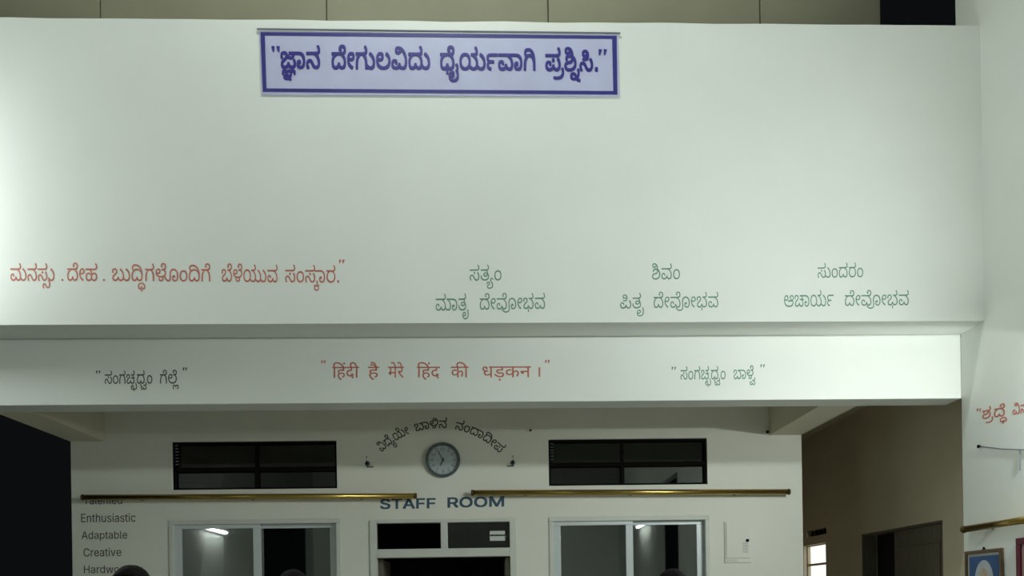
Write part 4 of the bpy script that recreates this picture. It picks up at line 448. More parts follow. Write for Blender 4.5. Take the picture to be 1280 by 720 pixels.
104: [[298,-216,242,-212,193,-200,153,-183,120,-160,94,-133,74,-104,145,-59,158,-75,174,-93,194,-111,221,-126,255,-136,298,-139,358,-131,406,-108,438,-67,448,-9,448,100,440,100,429,83,414,63,394,43,365,25,329,13,281,9,219,17,164,40,117,78,81,130,59,196,51,275,58,354,81,422,116,478,163,519,219,544,283,553,331,548,367,535,396,517,416,496,431,475,442,458,451,458,451,546,536,546,536,-14,528,-78,504,-129,467,-168,419,-195,362,-210], [296,87,342,93,380,109,410,137,432,175,445,222,449,277,445,332,432,380,410,419,380,449,342,468,296,474,249,467,209,447,179,417,157,376,145,330,140,277,145,225,158,178,180,140,210,111,249,93]],
105: [[110,0,110,78,560,78,560,0], [396,728,396,0,305,0,305,642,300,642,124,511,124,611,282,728]],
106: [[92,0,92,67,334,329,371,370,401,406,425,438,442,470,452,500,456,533,451,569,438,599,416,624,389,642,356,653,319,657,280,652,247,640,220,620,200,593,188,560,183,521,94,521,102,582,124,634,159,678,205,710,260,730,321,737,382,730,437,710,481,678,515,637,536,588,543,534,540,495,529,457,510,417,479,373,437,320,379,257,220,87,220,82,556,82,556,0]],
107: [[310,-10,247,-4,189,13,139,41,100,79,73,127,61,184,156,184,164,150,181,122,205,100,236,84,272,75,311,72,354,76,391,87,423,105,447,132,463,165,468,206,464,243,450,278,426,308,392,332,345,347,286,352,226,352,226,426,410,640,410,646,97,646,97,728,532,728,532,660,303,396,303,411,377,410,440,392,491,359,529,315,553,263,561,205,553,146,528,94,490,51,439,18,379,-3]],
108: [[59,148,59,224,349,728,440,728,157,235,157,229,589,229,589,148], [402,0,402,170,402,206,402,454,490,454,490,0]],
109: [[315,-10,255,-3,201,16,155,45,120,84,96,131,87,184,177,184,184,153,199,126,221,104,248,86,280,75,315,72,357,77,394,92,424,117,448,149,462,188,467,231,462,275,447,315,422,348,391,373,353,389,310,395,275,392,241,384,210,372,185,356,98,367,141,728,524,728,524,646,219,646,194,434,198,434,224,451,255,464,290,473,327,476,375,472,419,458,458,436,492,407,520,371,541,330,554,283,558,232,550,167,526,108,489,59,440,21,382,-2]],
110: [[324,-10,261,-2,205,21,158,58,123,106,100,165,93,231,99,284,115,341,146,406,196,485,361,728,461,728,218,373,209,373,221,392,237,410,258,425,281,437,308,444,336,447,398,440,451,419,495,386,528,342,548,287,555,224,548,160,525,104,490,57,443,21,387,-2], [324,70,364,75,398,90,427,113,448,145,462,182,467,224,462,267,448,304,427,334,398,358,364,373,324,377,285,373,250,358,221,335,199,305,185,268,181,226,185,183,199,145,221,114,250,90,285,75]],
111: [[139,0,462,640,462,646,89,646,89,728,559,728,559,641,236,0]],
112: [[324,-10,254,-3,193,17,144,47,105,88,82,138,74,193,79,238,93,278,115,314,144,344,178,366,216,378,216,382,168,403,132,441,108,489,101,544,108,597,129,644,164,683,208,712,263,731,324,737,384,731,438,712,483,683,518,644,539,597,546,544,539,489,515,441,479,403,432,382,432,378,469,366,503,344,532,314,555,278,569,238,574,193,566,138,542,88,504,47,453,17,393,-3], [324,71,369,75,407,87,438,105,462,131,476,162,481,198,476,236,460,270,436,297,404,318,366,332,324,336,280,332,242,318,210,297,186,270,171,236,166,198,170,162,185,131,208,105,239,87,278,75], [324,414,360,418,392,430,419,448,439,473,452,503,457,537,452,571,440,601,420,625,394,643,361,653,324,657,286,653,254,643,227,625,207,601,194,571,190,537,195,503,207,473,228,448,254,430,287,418]],
113: [[324,737,387,729,443,707,490,670,525,621,548,563,555,497,550,443,533,387,501,322,452,243,287,0,187,0,430,355,439,355,427,335,410,317,390,303,366,291,340,283,312,281,250,288,197,309,153,342,120,386,100,440,93,504,100,568,123,624,158,671,205,707,261,729], [324,658,285,653,250,638,221,614,199,583,186,546,181,504,186,461,199,424,221,393,250,370,285,355,324,350,363,355,398,369,427,393,449,423,463,460,467,502,463,545,449,583,427,614,398,638,364,653]],
114: [[324,-10,249,1,186,34,136,88,99,162,77,254,69,363,77,473,100,565,137,639,187,693,250,726,324,737,399,726,462,693,512,639,549,565,572,473,579,363,572,254,549,162,513,88,463,34,399,1], [324,71,374,80,415,105,447,148,471,206,485,278,490,363,485,450,471,522,447,580,415,622,374,648,324,657,275,648,234,622,201,580,178,522,163,450,158,363,163,278,178,206,201,148,234,105,275,80]],
}
WORDS = {
'“': [(1,0)],
'ಜ್ಞಾನ': [(2,0), (3,775), (4,1224)],
'ದೇಗುಲವಿದು': [(5,0), (6,765), (7,1173), (8,1821), (9,2185), (10,2944), (11,3762), (8,4527)],
'ಧೈರ್ಯವಾಗಿ': [(12,0), (13,765), (14,948), (15,2284), (16,2851), (3,3645), (17,4094)],
'ಪ್ರಶ್ನಿಸಿ.': [(18,0), (19,792), (20,926), (21,1556), (22,1661), (23,2366)],
'”': [(24,0)],
'ಮನಸ್ಸು': [(25,0), (4,1156), (26,1867), (27,2576), (8,2696)],
'.': [(23,0)],
'ದೇಹ': [(5,0), (6,765), (28,1173)],
'ಬುದ್ಧಿಗಳೊಂದಿಗೆ': [(29,0), (8,800), (30,1164), (31,1929), (7,1992), (32,2640), (33,3350), (34,4096), (30,4646), (35,5411)],
'ಬೆಳೆಯುವ': [(36,0), (32,805), (14,1515), (8,2851), (37,3215)],
'ಸಂಸ್ಕಾರ.': [(26,0), (34,709), (26,1259), (38,1968), (3,2143), (39,2592), (23,3243)],
'ಸತ್ಯಂ': [(26,0), (40,709), (41,1331), (34,1591)],
'ಮಾತೃ': [(42,0), (3,1156), (40,1605), (43,2227)],
'ದೇವೋಭವ': [(5,0), (6,765), (44,1173), (45,1967), (6,2611), (46,3019), (37,3824)],
'ಶಿವಂ': [(20,0), (37,630), (34,1424)],
'ಪಿತೃ': [(47,0), (40,787), (43,1409)],
'ಸುಂದರಂ': [(26,0), (8,709), (34,1073), (11,1623), (39,2388), (34,3039)],
'ಆಚಾರ್ಯ': [(48,0), (49,841), (3,1635), (14,2084), (15,3420)],
'ಸಂಗಚ್ಛಧ್ವಂ': [(26,0), (34,709), (7,1259), (50,1907), (51,2704), (52,2824), (53,3589), (34,3717)],
'ಗೆಲ್ಲೆ': [(35,0), (54,648), (55,1417)],
'ಬಾಳ್ವೆ': [(56,0), (3,805), (32,1254), (53,1964)],
'ವಿದ್ಯೆಯೇ': [(10,0), (5,818), (41,1583), (57,1843), (6,3179)],
'ಬಾಳಿನ': [(56,0), (3,805), (58,1254), (4,1974)],
'ನಂದಾದೀಪ': [(4,0), (34,711), (59,1261), (3,2026), (30,2475), (6,3240), (18,3648)],
'ಶ್ರದ್ಧೆ': [(60,0), (19,630), (5,764), (31,1529)],
'ವಿನಯ': [(10,0), (4,818), (14,1529)],
'हिंदी': [(61,0), (62,259), (64,790), (65,1310)],
'है': [(62,0), (66,531)],
'मेरे': [(67,0), (68,598), (69,598), (68,1007)],
'हिंद': [(61,0), (62,259), (64,790)],
'की': [(70,0), (71,762)],
'धड़कन': [(72,0), (73,615), (70,1192), (74,1954)],
'।': [(75,0)],
'STAFF': [(76,0), (77,642), (78,1287), (79,1977), (79,2567)],
'ROOM': [(80,0), (81,644), (81,1408), (82,2173)],
'Talented': [(77,0), (83,646), (84,1207), (85,1482), (86,2065), (87,2656), (85,2983), (88,3566)],
'Enthusiastic': [(89,0), (86,601), (87,1192), (90,1519), (91,2110), (92,2702), (93,3229), (83,3472), (92,4033), (87,4561), (93,4888), (94,5130)],
'Adaptable': [(78,0), (88,690), (83,1302), (95,1864), (87,2476), (83,2803), (96,3365), (84,3977), (85,4252)],
'Creative': [(97,0), (98,730), (85,1107), (83,1690), (87,2251), (93,2579), (99,2821), (85,3383)],
'Hardworking': [(100,0), (83,743), (98,1305), (88,1681), (101,2293), (102,3112), (98,3711), (103,4088), (93,4637), (86,4879), (104,5470)],
'1': [(105,0)],
'2': [(106,0)],
'3': [(107,0)],
'4': [(108,0)],
'5': [(109,0)],
'6': [(110,0)],
'7': [(111,0)],
'8': [(112,0)],
'9': [(113,0)],
'10': [(105,0), (114,648)],
'11': [(105,0), (105,648)],
'12': [(105,0), (106,648)],
}



def contours(g):
    return [[(v[i], v[i + 1]) for i in range(0, len(v), 2)] for v in GLYPHS[g]]


def winding(p, cs):
    w = 0
    for P in cs:
        for i in range(len(P)):
            (x0, y0), (x1, y1) = P[i - 1], P[i]
            if (y0 > p[1]) != (y1 > p[1]) and p[0] < x0 + (x1 - x0) * (p[1] - y0) / (y1 - y0):
                w += 1 if y1 > y0 else -1
    return w


def embolden(P, w):
    if not w:
        return P
    out = []
    n = len(P)
    for i in range(n):
        a, b, c = Vector(P[i - 1]), Vector(P[i]), Vector(P[(i + 1) % n])
        d1, d2 = (b - a), (c - b)
        if d1.length < 1e-6 or d2.length < 1e-6:
            out.append(tuple(b))
            continue
        d1.normalize()
        d2.normalize()
        n1, n2 = Vector((-d1.y, d1.x)), Vector((-d2.y, d2.x))      # left of a clockwise outline = outward
        m = n1 + n2
        if m.length < 0.3:
            m = n1
        m.normalize()
        k = w / max(0.45, m.dot(n1))
        out.append((b.x + m.x * k, b.y + m.y * k))
    return out


def add_word(bm, word, mapper, weight=0, thick=0.003, normal=Vector((0, -1, 0))):
    # a heavier brush: the outline is laid again, shifted by the extra stroke width, each layer a hair above the last
    w = weight * 0.75
    shifts = [(0, 0)] if weight <= 0 else [(-w, -w), (w, -w), (-w, w), (w, w), (0, 0)]
    for k, (dx, dy) in enumerate(shifts):
        lay_word(bm, word, (lambda u, v, dx=dx, dy=dy: mapper(u + dx, v + dy)), min(weight, 0), thick + k * 0.00012, normal)


def lay_word(bm, word, mapper, weight, thick, normal):
    # mapper(u, v) turns font units into a world point on the face of the wall
    layer = 0
    for g, x in WORDS[word]:
        cs = [embolden(P, weight) for P in contours(g)]
        pts, edges = [], []
        for P in cs:
            k = len(pts)
            pts += [Vector(p) for p in P]
            edges += [(k + i, k + (i + 1) % len(P)) for i in range(len(P))]
        co, _, tris, *_ = geometry.delaunay_2d_cdt(pts, edges, [], 0, 0.01)
        layer += 1
        up = normal * (thick + layer * 0.00001)
        front = [bm.verts.new(mapper(x + p[0], p[1]) + up) for p in co]
        for t in tris:
            c = (co[t[0]] + co[t[1]] + co[t[2]]) / 3
            if not winding(c, cs):
                continue
            q = [front[i] for i in t]
            if (q[1].co - q[0].co).cross(q[2].co - q[0].co).dot(normal) < 0:
                q.reverse()
            bm.faces.new(q)
        bmesh.ops.delete(bm, geom=[v for v in front if not v.link_faces], context='VERTS')
        for P in cs:
            n = len(P)
            fr = [bm.verts.new(mapper(x + p[0], p[1]) + up) for p in P]
            back = [bm.verts.new(mapper(x + p[0], p[1])) for p in P]
            for i in range(n):
                bm.faces.new((fr[i], fr[(i + 1) % n], back[(i + 1) % n], back[i]))


def extent(word):
    xs = [x + p[0] for g, x in WORDS[word] for P in contours(g) for p in P]
    return min(xs), max(xs)


def box_mapper(word, x0, x1, yb0, yb1, h, body, plane, face):
    """word fitted between photo columns x0..x1, baseline yb0 at the left and yb1 at the right, letter body h pixels high"""
    a, b = extent(word)
    P = (lambda x, y: at(x, y, face)) if plane == 'Y' else (lambda x, y: atx(x, y, face))
    A, B, D = P(x0, yb0), P(x1, yb1), P((x0 + x1) / 2, (yb0 + yb1) / 2 - h)
    mid = (A + B) / 2
    up = (D - mid) / body
    return lambda u, v: A + (B - A) * ((u - a) / (b - a)) + up * v


def quotes(bm, x, y, s, plane, face, normal, thick=0.003, lean=0.25, n=2):
    """a pair of painted quotation ticks at pixel x, y; s = height in pixels"""
    P = (lambda x, y: at(x, y, face)) if plane == 'Y' else (lambda x, y: atx(x, y, face))
    for k in range(n):
        ox = x + (k - (n - 1) / 2) * s * 0.85
        q = [(ox - s * .28, y - s * .5), (ox + s * .28, y - s * .45), (ox + s * .12 - lean * s, y + s * .5), (ox - s * .10 - lean * s, y + s * .45)]
        fr = [bm.verts.new(P(*p) + normal * thick) for p in q]
        bk = [bm.verts.new(P(*p)) for p in q]
        bm.faces.new(fr[::-1])
        for i in range(4):
            bm.faces.new((fr[i], fr[(i + 1) % 4], bk[(i + 1) % 4], bk[i]))


# ------------------------------------------------------------------ the setting
XR, XC = 4.11, 4.30                 # right hall wall, corridor wall behind it
YP, YB, YW = 6.40, 6.73, 8.20       # parapet face, beam face, staff room wall face
XL0, XL1 = -4.15, 3.305             # ends of the staff room wall
ZS, ZB, ZP = 3.18, 3.73, 6.14       # beam underside, parapet underside, parapet top
ZC = 3.62                           # verandah ceiling
XLW = -5.2                          # left hall wall


def struct(name, bm, m, label, cat, parent=None):
    o = obj(name, bm, m, parent)
    return tag(o, label, cat, kind='structure')


struct('floor', box(BM(), XLW - 0.3, 4.6, -8.3, 13, -0.2, 0), M['floor'], 'grey terrazzo floor of the hall below the picture', 'floor')
struct('ground', box(BM(), -30, 30, -30, 40, -0.6, -0.22), M['earth'], 'dark earth yard outside around the building', 'ground')

struct('wall_yard_added', box(BM(), -8.2, -8.0, -12, 2.0, -0.22, 3.4), M['hall'], 'yard wall added outside the left hall opening to lighten the window reflection, behind the camera', 'wall')  # unseen wall added so the left window has something pale to reflect

# upper parapet: slightly uneven plaster edge along its top
bm = BM()
nseg = 60
xs = [XLW + (XR - XLW) * i / nseg for i in range(nseg + 1)]
front_t, back_t, front_b, back_b = [], [], [], []
for x in xs:
    z = ZP + 0.008 * noise.noise(Vector((x * 2.3, 0, 0)))
    front_t.append(bm.verts.new((x, YP, z)))
    back_t.append(bm.verts.new((x, YP + 0.36, z)))
    front_b.append(bm.verts.new((x, YP, ZB)))
    back_b.append(bm.verts.new((x, YP + 0.36, ZB)))
for i in range(nseg):
    bm.faces.new((front_b[i], front_b[i + 1], front_t[i + 1], front_t[i]))
    bm.faces.new((front_t[i], front_t[i + 1], back_t[i + 1], back_t[i]))
    bm.faces.new((back_t[i], back_t[i + 1], back_b[i + 1], back_b[i]))
    bm.faces.new((back_b[i], back_b[i + 1], front_b[i + 1], front_b[i]))
bm.faces.new((front_b[0], front_t[0], back_t[0], back_b[0]))
bm.faces.new((front_b[-1], back_b[-1], back_t[-1], front_t[-1]))
bmesh.ops.recalc_face_normals(bm, faces=bm.faces[:])
struct('wall_parapet', bm, M['wall'], 'tall white parapet wall of the upper floor carrying the blue sign', 'wall')
struct('beam', box(BM(), XLW, XR, YB, YB + 0.24, ZS, ZB, 0.006), M['wall'], 'white beam under the parapet with the red Hindi line', 'beam')
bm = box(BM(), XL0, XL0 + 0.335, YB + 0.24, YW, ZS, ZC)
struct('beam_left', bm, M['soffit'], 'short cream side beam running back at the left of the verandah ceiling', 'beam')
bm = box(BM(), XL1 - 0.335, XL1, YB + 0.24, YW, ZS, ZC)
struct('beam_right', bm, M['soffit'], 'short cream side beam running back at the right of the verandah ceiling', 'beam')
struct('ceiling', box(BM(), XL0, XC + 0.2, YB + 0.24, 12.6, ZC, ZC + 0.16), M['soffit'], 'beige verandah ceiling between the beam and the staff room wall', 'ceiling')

# staff room front wall and its openings
VL = (-3.147, -1.490, 2.680, 3.168)
VR = (0.672, 2.316, 2.680, 3.158)
WL = (-3.185, -1.462, 0.95, 2.372)
WR = (0.664, 2.326, 0.95, 2.358)
DR = (-1.167, 0.328, 0.0, 2.352)
bm = wall_cells(BM(), 'Y', YW, YW + 0.2, [XL0, XL1], [0, ZC], [VL, VR, WL, WR, DR])
struct('wall_back', bm, M['back'], 'cream staff room wall with windows, ventilators and the door', 'wall')
# staff room shell, unlit; the darkness is put into the wall colour
struct('wall_staff_left', box(BM(), XL0, XL0 + 0.15, YW + 0.2, 12.4, 0, ZC), M['dark'], 'left inner wall of the unlit staff room, its darkness painted in', 'wall')
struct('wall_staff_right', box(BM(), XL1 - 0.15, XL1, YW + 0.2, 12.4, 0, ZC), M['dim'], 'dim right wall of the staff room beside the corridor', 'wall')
pa, pb = at(612, 657, 12.4), at(631.5, 677, 12.4)
SW = (pa.x, pb.x, pb.z, pa.z)
struct('wall_staff_rear', wall_cells(BM(), 'Y', 12.4, 12.55, [XL0, XL1], [0, ZC], [SW]), M['dark'], 'rear wall of the unlit staff room, its darkness painted in, with a small louvred opening', 'wall')
t = tag(thing('window_5', 'small bright louvred opening glimpsed through the door transom', 'window', (SW[0], 12.4, SW[2])), kind='structure')
hgt = SW[3] - SW[2]
for z0, z1, m in ((0.06, 0.36, 'litdim'), (0.44, 0.68, 'litdim'), (0.86, 0.97, 'dglass')):
    obj('louvre_pane', box(BM(), SW[0], SW[1], 12.44, 12.47, SW[2] + z0 * hgt, SW[2] + z1 * hgt), M[m], t)
bm = BM()
for z0, z1 in ((0, 0.06), (0.36, 0.44), (0.68, 0.86), (0.97, 1)):
    box(bm, SW[0], SW[1], 12.40, 12.48, SW[2] + z0 * hgt, SW[2] + z1 * hgt)
obj('window_frame', bm, M['black'], t)

# corridor on the right
ca, cb = atx(1075, 667, XC), atx(1178, 651, XC)
CD = (cb.y, ca.y, 0.0, (ca.z + cb.z) / 2)
wa, wb = atx(1004.5, 682, XC), atx(1032, 679, XC)
CW = (wb.y, wa.y, 1.15, (wa.z + wb.z) / 2)
va, vb = atx(1008, 667, XC), atx(1033, 664, XC)
CV = (vb.y, va.y, CW[3] + 0.11, CW[3] + 0.19)
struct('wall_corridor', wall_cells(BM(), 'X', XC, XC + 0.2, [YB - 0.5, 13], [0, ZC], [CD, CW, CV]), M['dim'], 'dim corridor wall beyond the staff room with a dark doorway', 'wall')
struct('wall_right', wall_cells(BM(), 'X', XR, XC, [-8, YB], [0, 9.0], [(-2.4, -0.3, 0, 4.2)]), M['wall'], 'white right hall wall with pictures and red lettering', 'wall')
struct('wall_left', wall_cells(BM(), 'X', XLW - 0.2, XLW, [-8, YB + 0.24], [0, 9.0], [(-7.8, -2.3, 0, 4.2), (2.9, 5.7, 0, 3.6)]), M['hall'], 'left hall wall just outside the picture, greyed to bounce less light', 'wall')  # grey tone and nearer opening put in to cut bounced light
struct('wall_rear', wall_cells(BM(), 'Y', -8.2, -8.0, [XLW - 0.2, XC], [0, 9.0], [(-3.6, -1.2, 0, 4.0)]), M['wall'], 'white rear hall wall behind the camera', 'wall')
struct('ceiling_hall', box(BM(), XLW - 0.2, XC, -8.2, 12.6, 9.0, 9.15), M['wall'], 'high white ceiling of the hall above the picture', 'ceiling')
# upper floor wall of boards with narrow seams
bm = BM()
seams = [at(px, 8, YW).x for px in (-170, 125, 408, 685, 950)]
ends = [XLW - 1.5] + seams + [at(1101, 15, YW).x]
for a, b in zip(ends, ends[1:]):
    box(bm, a + 0.006, b - 0.006, YW, YW + 0.05, ZC + 0.16, 9.0, 0.004)
box(bm, ends[0], ends[-1], YW + 0.05, YW + 0.15, ZC + 0.16, 9.0)
struct('wall_upper', bm, M['upper'], 'olive beige boarded wall of the upper floor above the parapet', 'wall')

# corridor door and window
t = tag(thing('door_2', 'dark corridor doorway with one brown leaf shut, right of the staff room', 'door', (XC, CD[0], 0)), kind='structure')
mid = atx(1118, 690, XC + 0.06).y
bm = box(BM(), XC + 0.06, XC + 0.10, CD[0] + 0.02, mid, 0.01, CD[3] - 0.02, 0.004)
for z0, z1 in ((0.2, 0.95), (1.1, CD[3] - 0.2)):
    box(bm, XC + 0.05, XC + 0.06, CD[0] + 0.14, mid - 0.12, z0, z1, 0.004)
leaf = obj('door_leaf', bm, M['door'], t)
bm = BM()
for a, b in ((CD[0], CD[0] + 0.02), (CD[1] - 0.02, CD[1])):
    box(bm, XC + 0.02, XC + 0.18, a, b, 0, CD[3])
box(bm, XC + 0.02, XC + 0.18, CD[0] + 0.02, CD[1] - 0.02, CD[3] - 0.02, CD[3])
obj('door_frame', bm, M['door'], t)
bm = tube(BM(), [(XC + 0.06, mid - 0.06, 1.0), (XC + 0.02, mid - 0.06, 1.0), (XC + 0.02, mid - 0.06, 1.14), (XC + 0.06, mid - 0.06, 1.14)], 0.008)
obj('door_handle', bm, M['black'], leaf)
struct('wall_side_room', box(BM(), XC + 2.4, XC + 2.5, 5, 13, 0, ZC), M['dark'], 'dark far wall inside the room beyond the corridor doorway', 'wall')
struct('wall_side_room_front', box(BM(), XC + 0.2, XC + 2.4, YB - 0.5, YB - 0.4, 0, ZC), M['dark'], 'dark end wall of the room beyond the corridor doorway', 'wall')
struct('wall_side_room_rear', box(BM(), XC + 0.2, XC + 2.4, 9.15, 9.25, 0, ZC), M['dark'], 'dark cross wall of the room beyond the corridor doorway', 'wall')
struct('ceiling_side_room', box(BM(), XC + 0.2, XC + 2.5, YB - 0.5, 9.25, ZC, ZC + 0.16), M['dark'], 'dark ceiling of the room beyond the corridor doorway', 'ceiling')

t = tag(thing('window_6', 'bright white barred window at the far end of the dim corridor', 'window', (XC, CW[0], CW[2])), kind='structure')
rows = 4
ph = (CW[3] - CW[2]) / rows
fr = BM()
for i in range(rows):
    obj('pane', box(BM(), XC + 0.09, XC + 0.10, CW[0] + 0.015, CW[1] - 0.015, CW[2] + i * ph + 0.014, CW[2] + (i + 1) * ph - 0.014), M['lit'], t)
for i in range(rows + 1):
    box(fr, XC + 0.05, XC + 0.12, CW[0], CW[1], max(CW[2], CW[2] + i * ph - 0.014), min(CW[3], CW[2] + i * ph + 0.014))
box(fr, XC + 0.05, XC + 0.12, CW[0], CW[0] + 0.015, CW[2], CW[3])
box(fr, XC + 0.05, XC + 0.12, CW[1] - 0.015, CW[1], CW[2], CW[3])
obj('window_frame', fr, M['dim'], t)
t = tag(thing('window_7', 'small dark ventilator slot above the bright corridor window', 'window', (XC, CV[0], CV[2])), kind='structure')
bm = BM()
for k in range(5):
    y = CV[0] + (k + 0.5) / 5 * (CV[1] - CV[0])
    box(bm, XC + 0.05, XC + 0.07, y - 0.008, y + 0.008, CV[2], CV[3])
obj('grille', bm, M['black'], t)
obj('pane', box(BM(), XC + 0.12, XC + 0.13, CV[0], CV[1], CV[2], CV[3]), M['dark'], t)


# ------------------------------------------------------------------ windows, ventilators, door of the staff room
def slider(name, R, label, post):
    x0, x1, z0, z1 = R
    t = tag(thing(name, label, 'window', (x0, YW, z0)), kind='structure')
    f = BM()
    fw = 0.045
    box(f, x0, x1, YW - 0.012, YW + 0.11, z1 - fw, z1, 0.004)
    box(f, x0, x1, YW - 0.012, YW + 0.11, z0, z0 + fw, 0.004)
    box(f, x0, x0 + fw, YW - 0.012, YW + 0.11, z0 + fw, z1 - fw, 0.004)
    box(f, x1 - fw, x1, YW - 0.012, YW + 0.11, z0 + fw, z1 - fw, 0.004)
    obj('window_frame', f, M['jamb'], t)
    for k, (a, b, y) in enumerate(((x0 + fw, post + 0.04, YW + 0.01), (post - 0.04, x1 - fw, YW + 0.055))):
        st = 0.075
        s = BM()
        za, zb = z0 + fw, z1 - fw
        top = 0.042
        box(s, a, b, y, y + 0.035, zb - top, zb, 0.003)
        box(s, a, b, y, y + 0.035, za, za + 0.06, 0.003)
        box(s, a, a + st, y, y + 0.035, za + 0.06, zb - top, 0.003)
        box(s, b - st, b, y, y + 0.035, za + 0.06, zb - top, 0.003)
        so = obj('sash', s, M['alu'], t)
        obj('pane', box(BM(), a + st, b - st, y + 0.014, y + 0.019, za + 0.06, zb - top), M['glass'], so)
        lx = b - st / 2 if k == 0 else a + st / 2
        lk = box(BM(), lx - 0.012, lx + 0.012, y - 0.016, y, 1.60, 1.70, 0.004)
        obj('latch', lk, M['alu'], so)
    bm = box(BM(), x0 - 0.04, x1 + 0.04, YW - 0.05, YW, z0 - 0.035, z0, 0.006)
    obj('window_sill', bm, M['jamb'], t)
    return t


slider('window_1', WL, 'aluminium sliding window left of the staff room door', at(320.5, 690, YW).x)
slider('window_2', WR, 'aluminium sliding window right of the staff room door', at(787, 690, YW).x)


def ventilator(name, R, label, midx, barz):
    x0, x1, z0, z1 = R
    t = tag(thing(name, label, 'window', (x0, YW, z0)), kind='structure')
    f = BM()
    y0, y1 = YW + 0.03, YW + 0.11
    e = 0.022
    box(f, x0, x1, y0, y1, z1 - e, z1)
    box(f, x0, x1, y0, y1, z0, z0 + e)
    box(f, x0, x0 + e, y0, y1, z0 + e, z1 - e)
    box(f, x1 - e, x1, y0, y1, z0 + e, z1 - e)
    box(f, x0 + e, x1 - e, y0 - 0.01, y1, barz - 0.02, barz + 0.02)
    obj('window_frame', f, M['black'], t)
    f = BM()
    box(f, midx - 0.015, midx + 0.015, y0 - 0.005, y1, z0 + e, barz - 0.02)
    box(f, midx - 0.012, midx + 0.012, y0 + 0.01, y1, barz + 0.02, z1 - e)
    obj('mullion', f, M['black'], t)
    for (a, b, c, d, tilt) in ((x0 + e, midx, z0 + e, barz - 0.02, 0), (midx, x1 - e, z0 + e, barz - 0.02, 0),
                               (x0 + e, midx, barz + 0.02, z1 - e, 0), (midx, x1 - e, barz + 0.02, z1 - e, 0)):
        obj('pane', box(BM(), a, b, YW + 0.075, YW + 0.08, c, d), M['glass'] if d < barz and b > x1 - 0.1 and x0 > 0 else M['dglass'], t)
    # narrow louvre strip along the left end
    f = BM()
    for k in range(7):
        z = barz + 0.05 + k * 0.032
        box(f, x0 + e, x0 + e + 0.03, y0 + 0.005, y0 + 0.02, z, z + 0.014)
    obj('louvre_clip', f, M['rim'], t)
    return t


ventilator('window_3', VL, 'dark ventilator window high on the wall left of the clock', at(319, 580, YW).x, at(318, 586, YW).z)
ventilator('window_4', VR, 'dark ventilator window high on the wall right of the clock', at(779, 580, YW).x, at(785, 579.5, YW).z)

# staff room door: frame with a two-pane transom, leaf standing open inside
x0, x1, _, z1 = DR
t = tag(thing('door_1', 'staff room door frame with two-pane transom, standing open and dark', 'door', (x0, YW, 0)), kind='structure')
f = BM()
fw = 0.068
tz0, tz1 = 1.965, 2.052
my0, my1 = at(551, 670, YW).x, at(559.5, 670, YW).x
y0, y1 = YW - 0.015, YW + 0.12
box(f, x0, x0 + fw, y0, y1, 0, z1, 0.004)
box(f, x1 - fw, x1, y0, y1, 0, z1, 0.004)
box(f, x0 + fw, x1 - fw, y0, y1, z1 - 0.034, z1, 0.004)
box(f, x0 + fw, x1 - fw, y0, y1, tz0, tz1, 0.004)
box(f, my0, my1, y0, y1, tz1, z1 - 0.034, 0.004)
obj('door_frame', f, M['jamb'], t)
for a, b in ((x0 + fw, my0), (my1, x1 - fw)):
    obj('transom_pane', box(BM(), a, b, YW + 0.05, YW + 0.055, tz1, z1 - 0.034), M['dglass'], t)
for hx, s in ((x1 - fw - 0.005, -1), (x0 + fw + 0.005, 1)):
    lf = box(BM(), min(hx, hx + s * 0.04), max(hx, hx + s * 0.04), YW + 0.12, YW + 0.79, 0.01, tz0 - 0.01, 0.004)
    lo = obj('door_leaf', lf, M['doorleaf'] if s < 0 else M['door'], t)
    hb = tube(BM(), [(hx + s * 0.04, YW + 0.70, 1.0), (hx + s * 0.085, YW + 0.70, 1.0), (hx + s * 0.085, YW + 0.70, 1.15), (hx + s * 0.04, YW + 0.70, 1.15)], 0.008)
    obj('door_handle', hb, M['alu'], lo)


# ------------------------------------------------------------------ lamps of the hall
def tube_light(loc, axis, face, label, power=None, direction=None, name='tube_light', glow=True):
    """batten fitting 1.2 m long; face = unit vector out of the wall or ceiling"""
    t = thing(name, label, 'tube light', loc, group=None)
    L_, Wd = 0.62, 0.035
    ax, fc = Vector(axis), Vector(face)
    sd = ax.cross(fc)
    def obox(bm, a0, a1, s0, s1, f0, f1):
        pts = [ax * a + sd * s + fc * f for a in (a0, a1) for s in (s0, s1) for f in (f0, f1)]
        lo = [min(p[i] for p in pts) for i in range(3)]
        hi = [max(p[i] for p in pts) for i in range(3)]
        return box(bm, lo[0], hi[0], lo[1], hi[1], lo[2], hi[2], 0.003)
    obj('housing', obox(BM(), -L_, L_, -Wd, Wd, 0, 0.045), M['lamp'], t, local=True)
    for s in (-1, 1):
        obj('lamp_holder', obox(BM(), s * L_ - 0.02 * (s > 0) - 0.0, s * L_ + 0.02 * (s < 0), -0.02, 0.02, 0.045, 0.11), M['lamp'], t, local=True)
    obj('lamp_tube', tube(BM(), [ax * -0.595 + fc * 0.088, ax * 0.595 + fc * 0.088], 0.014, 12), M['tube'] if power else M['bright'], t, local=True)
    if power:
        light('AREA', 'tube_glow', Vector(loc) + fc * 0.12, power, direction or face, parent=t, along=axis)
    return t


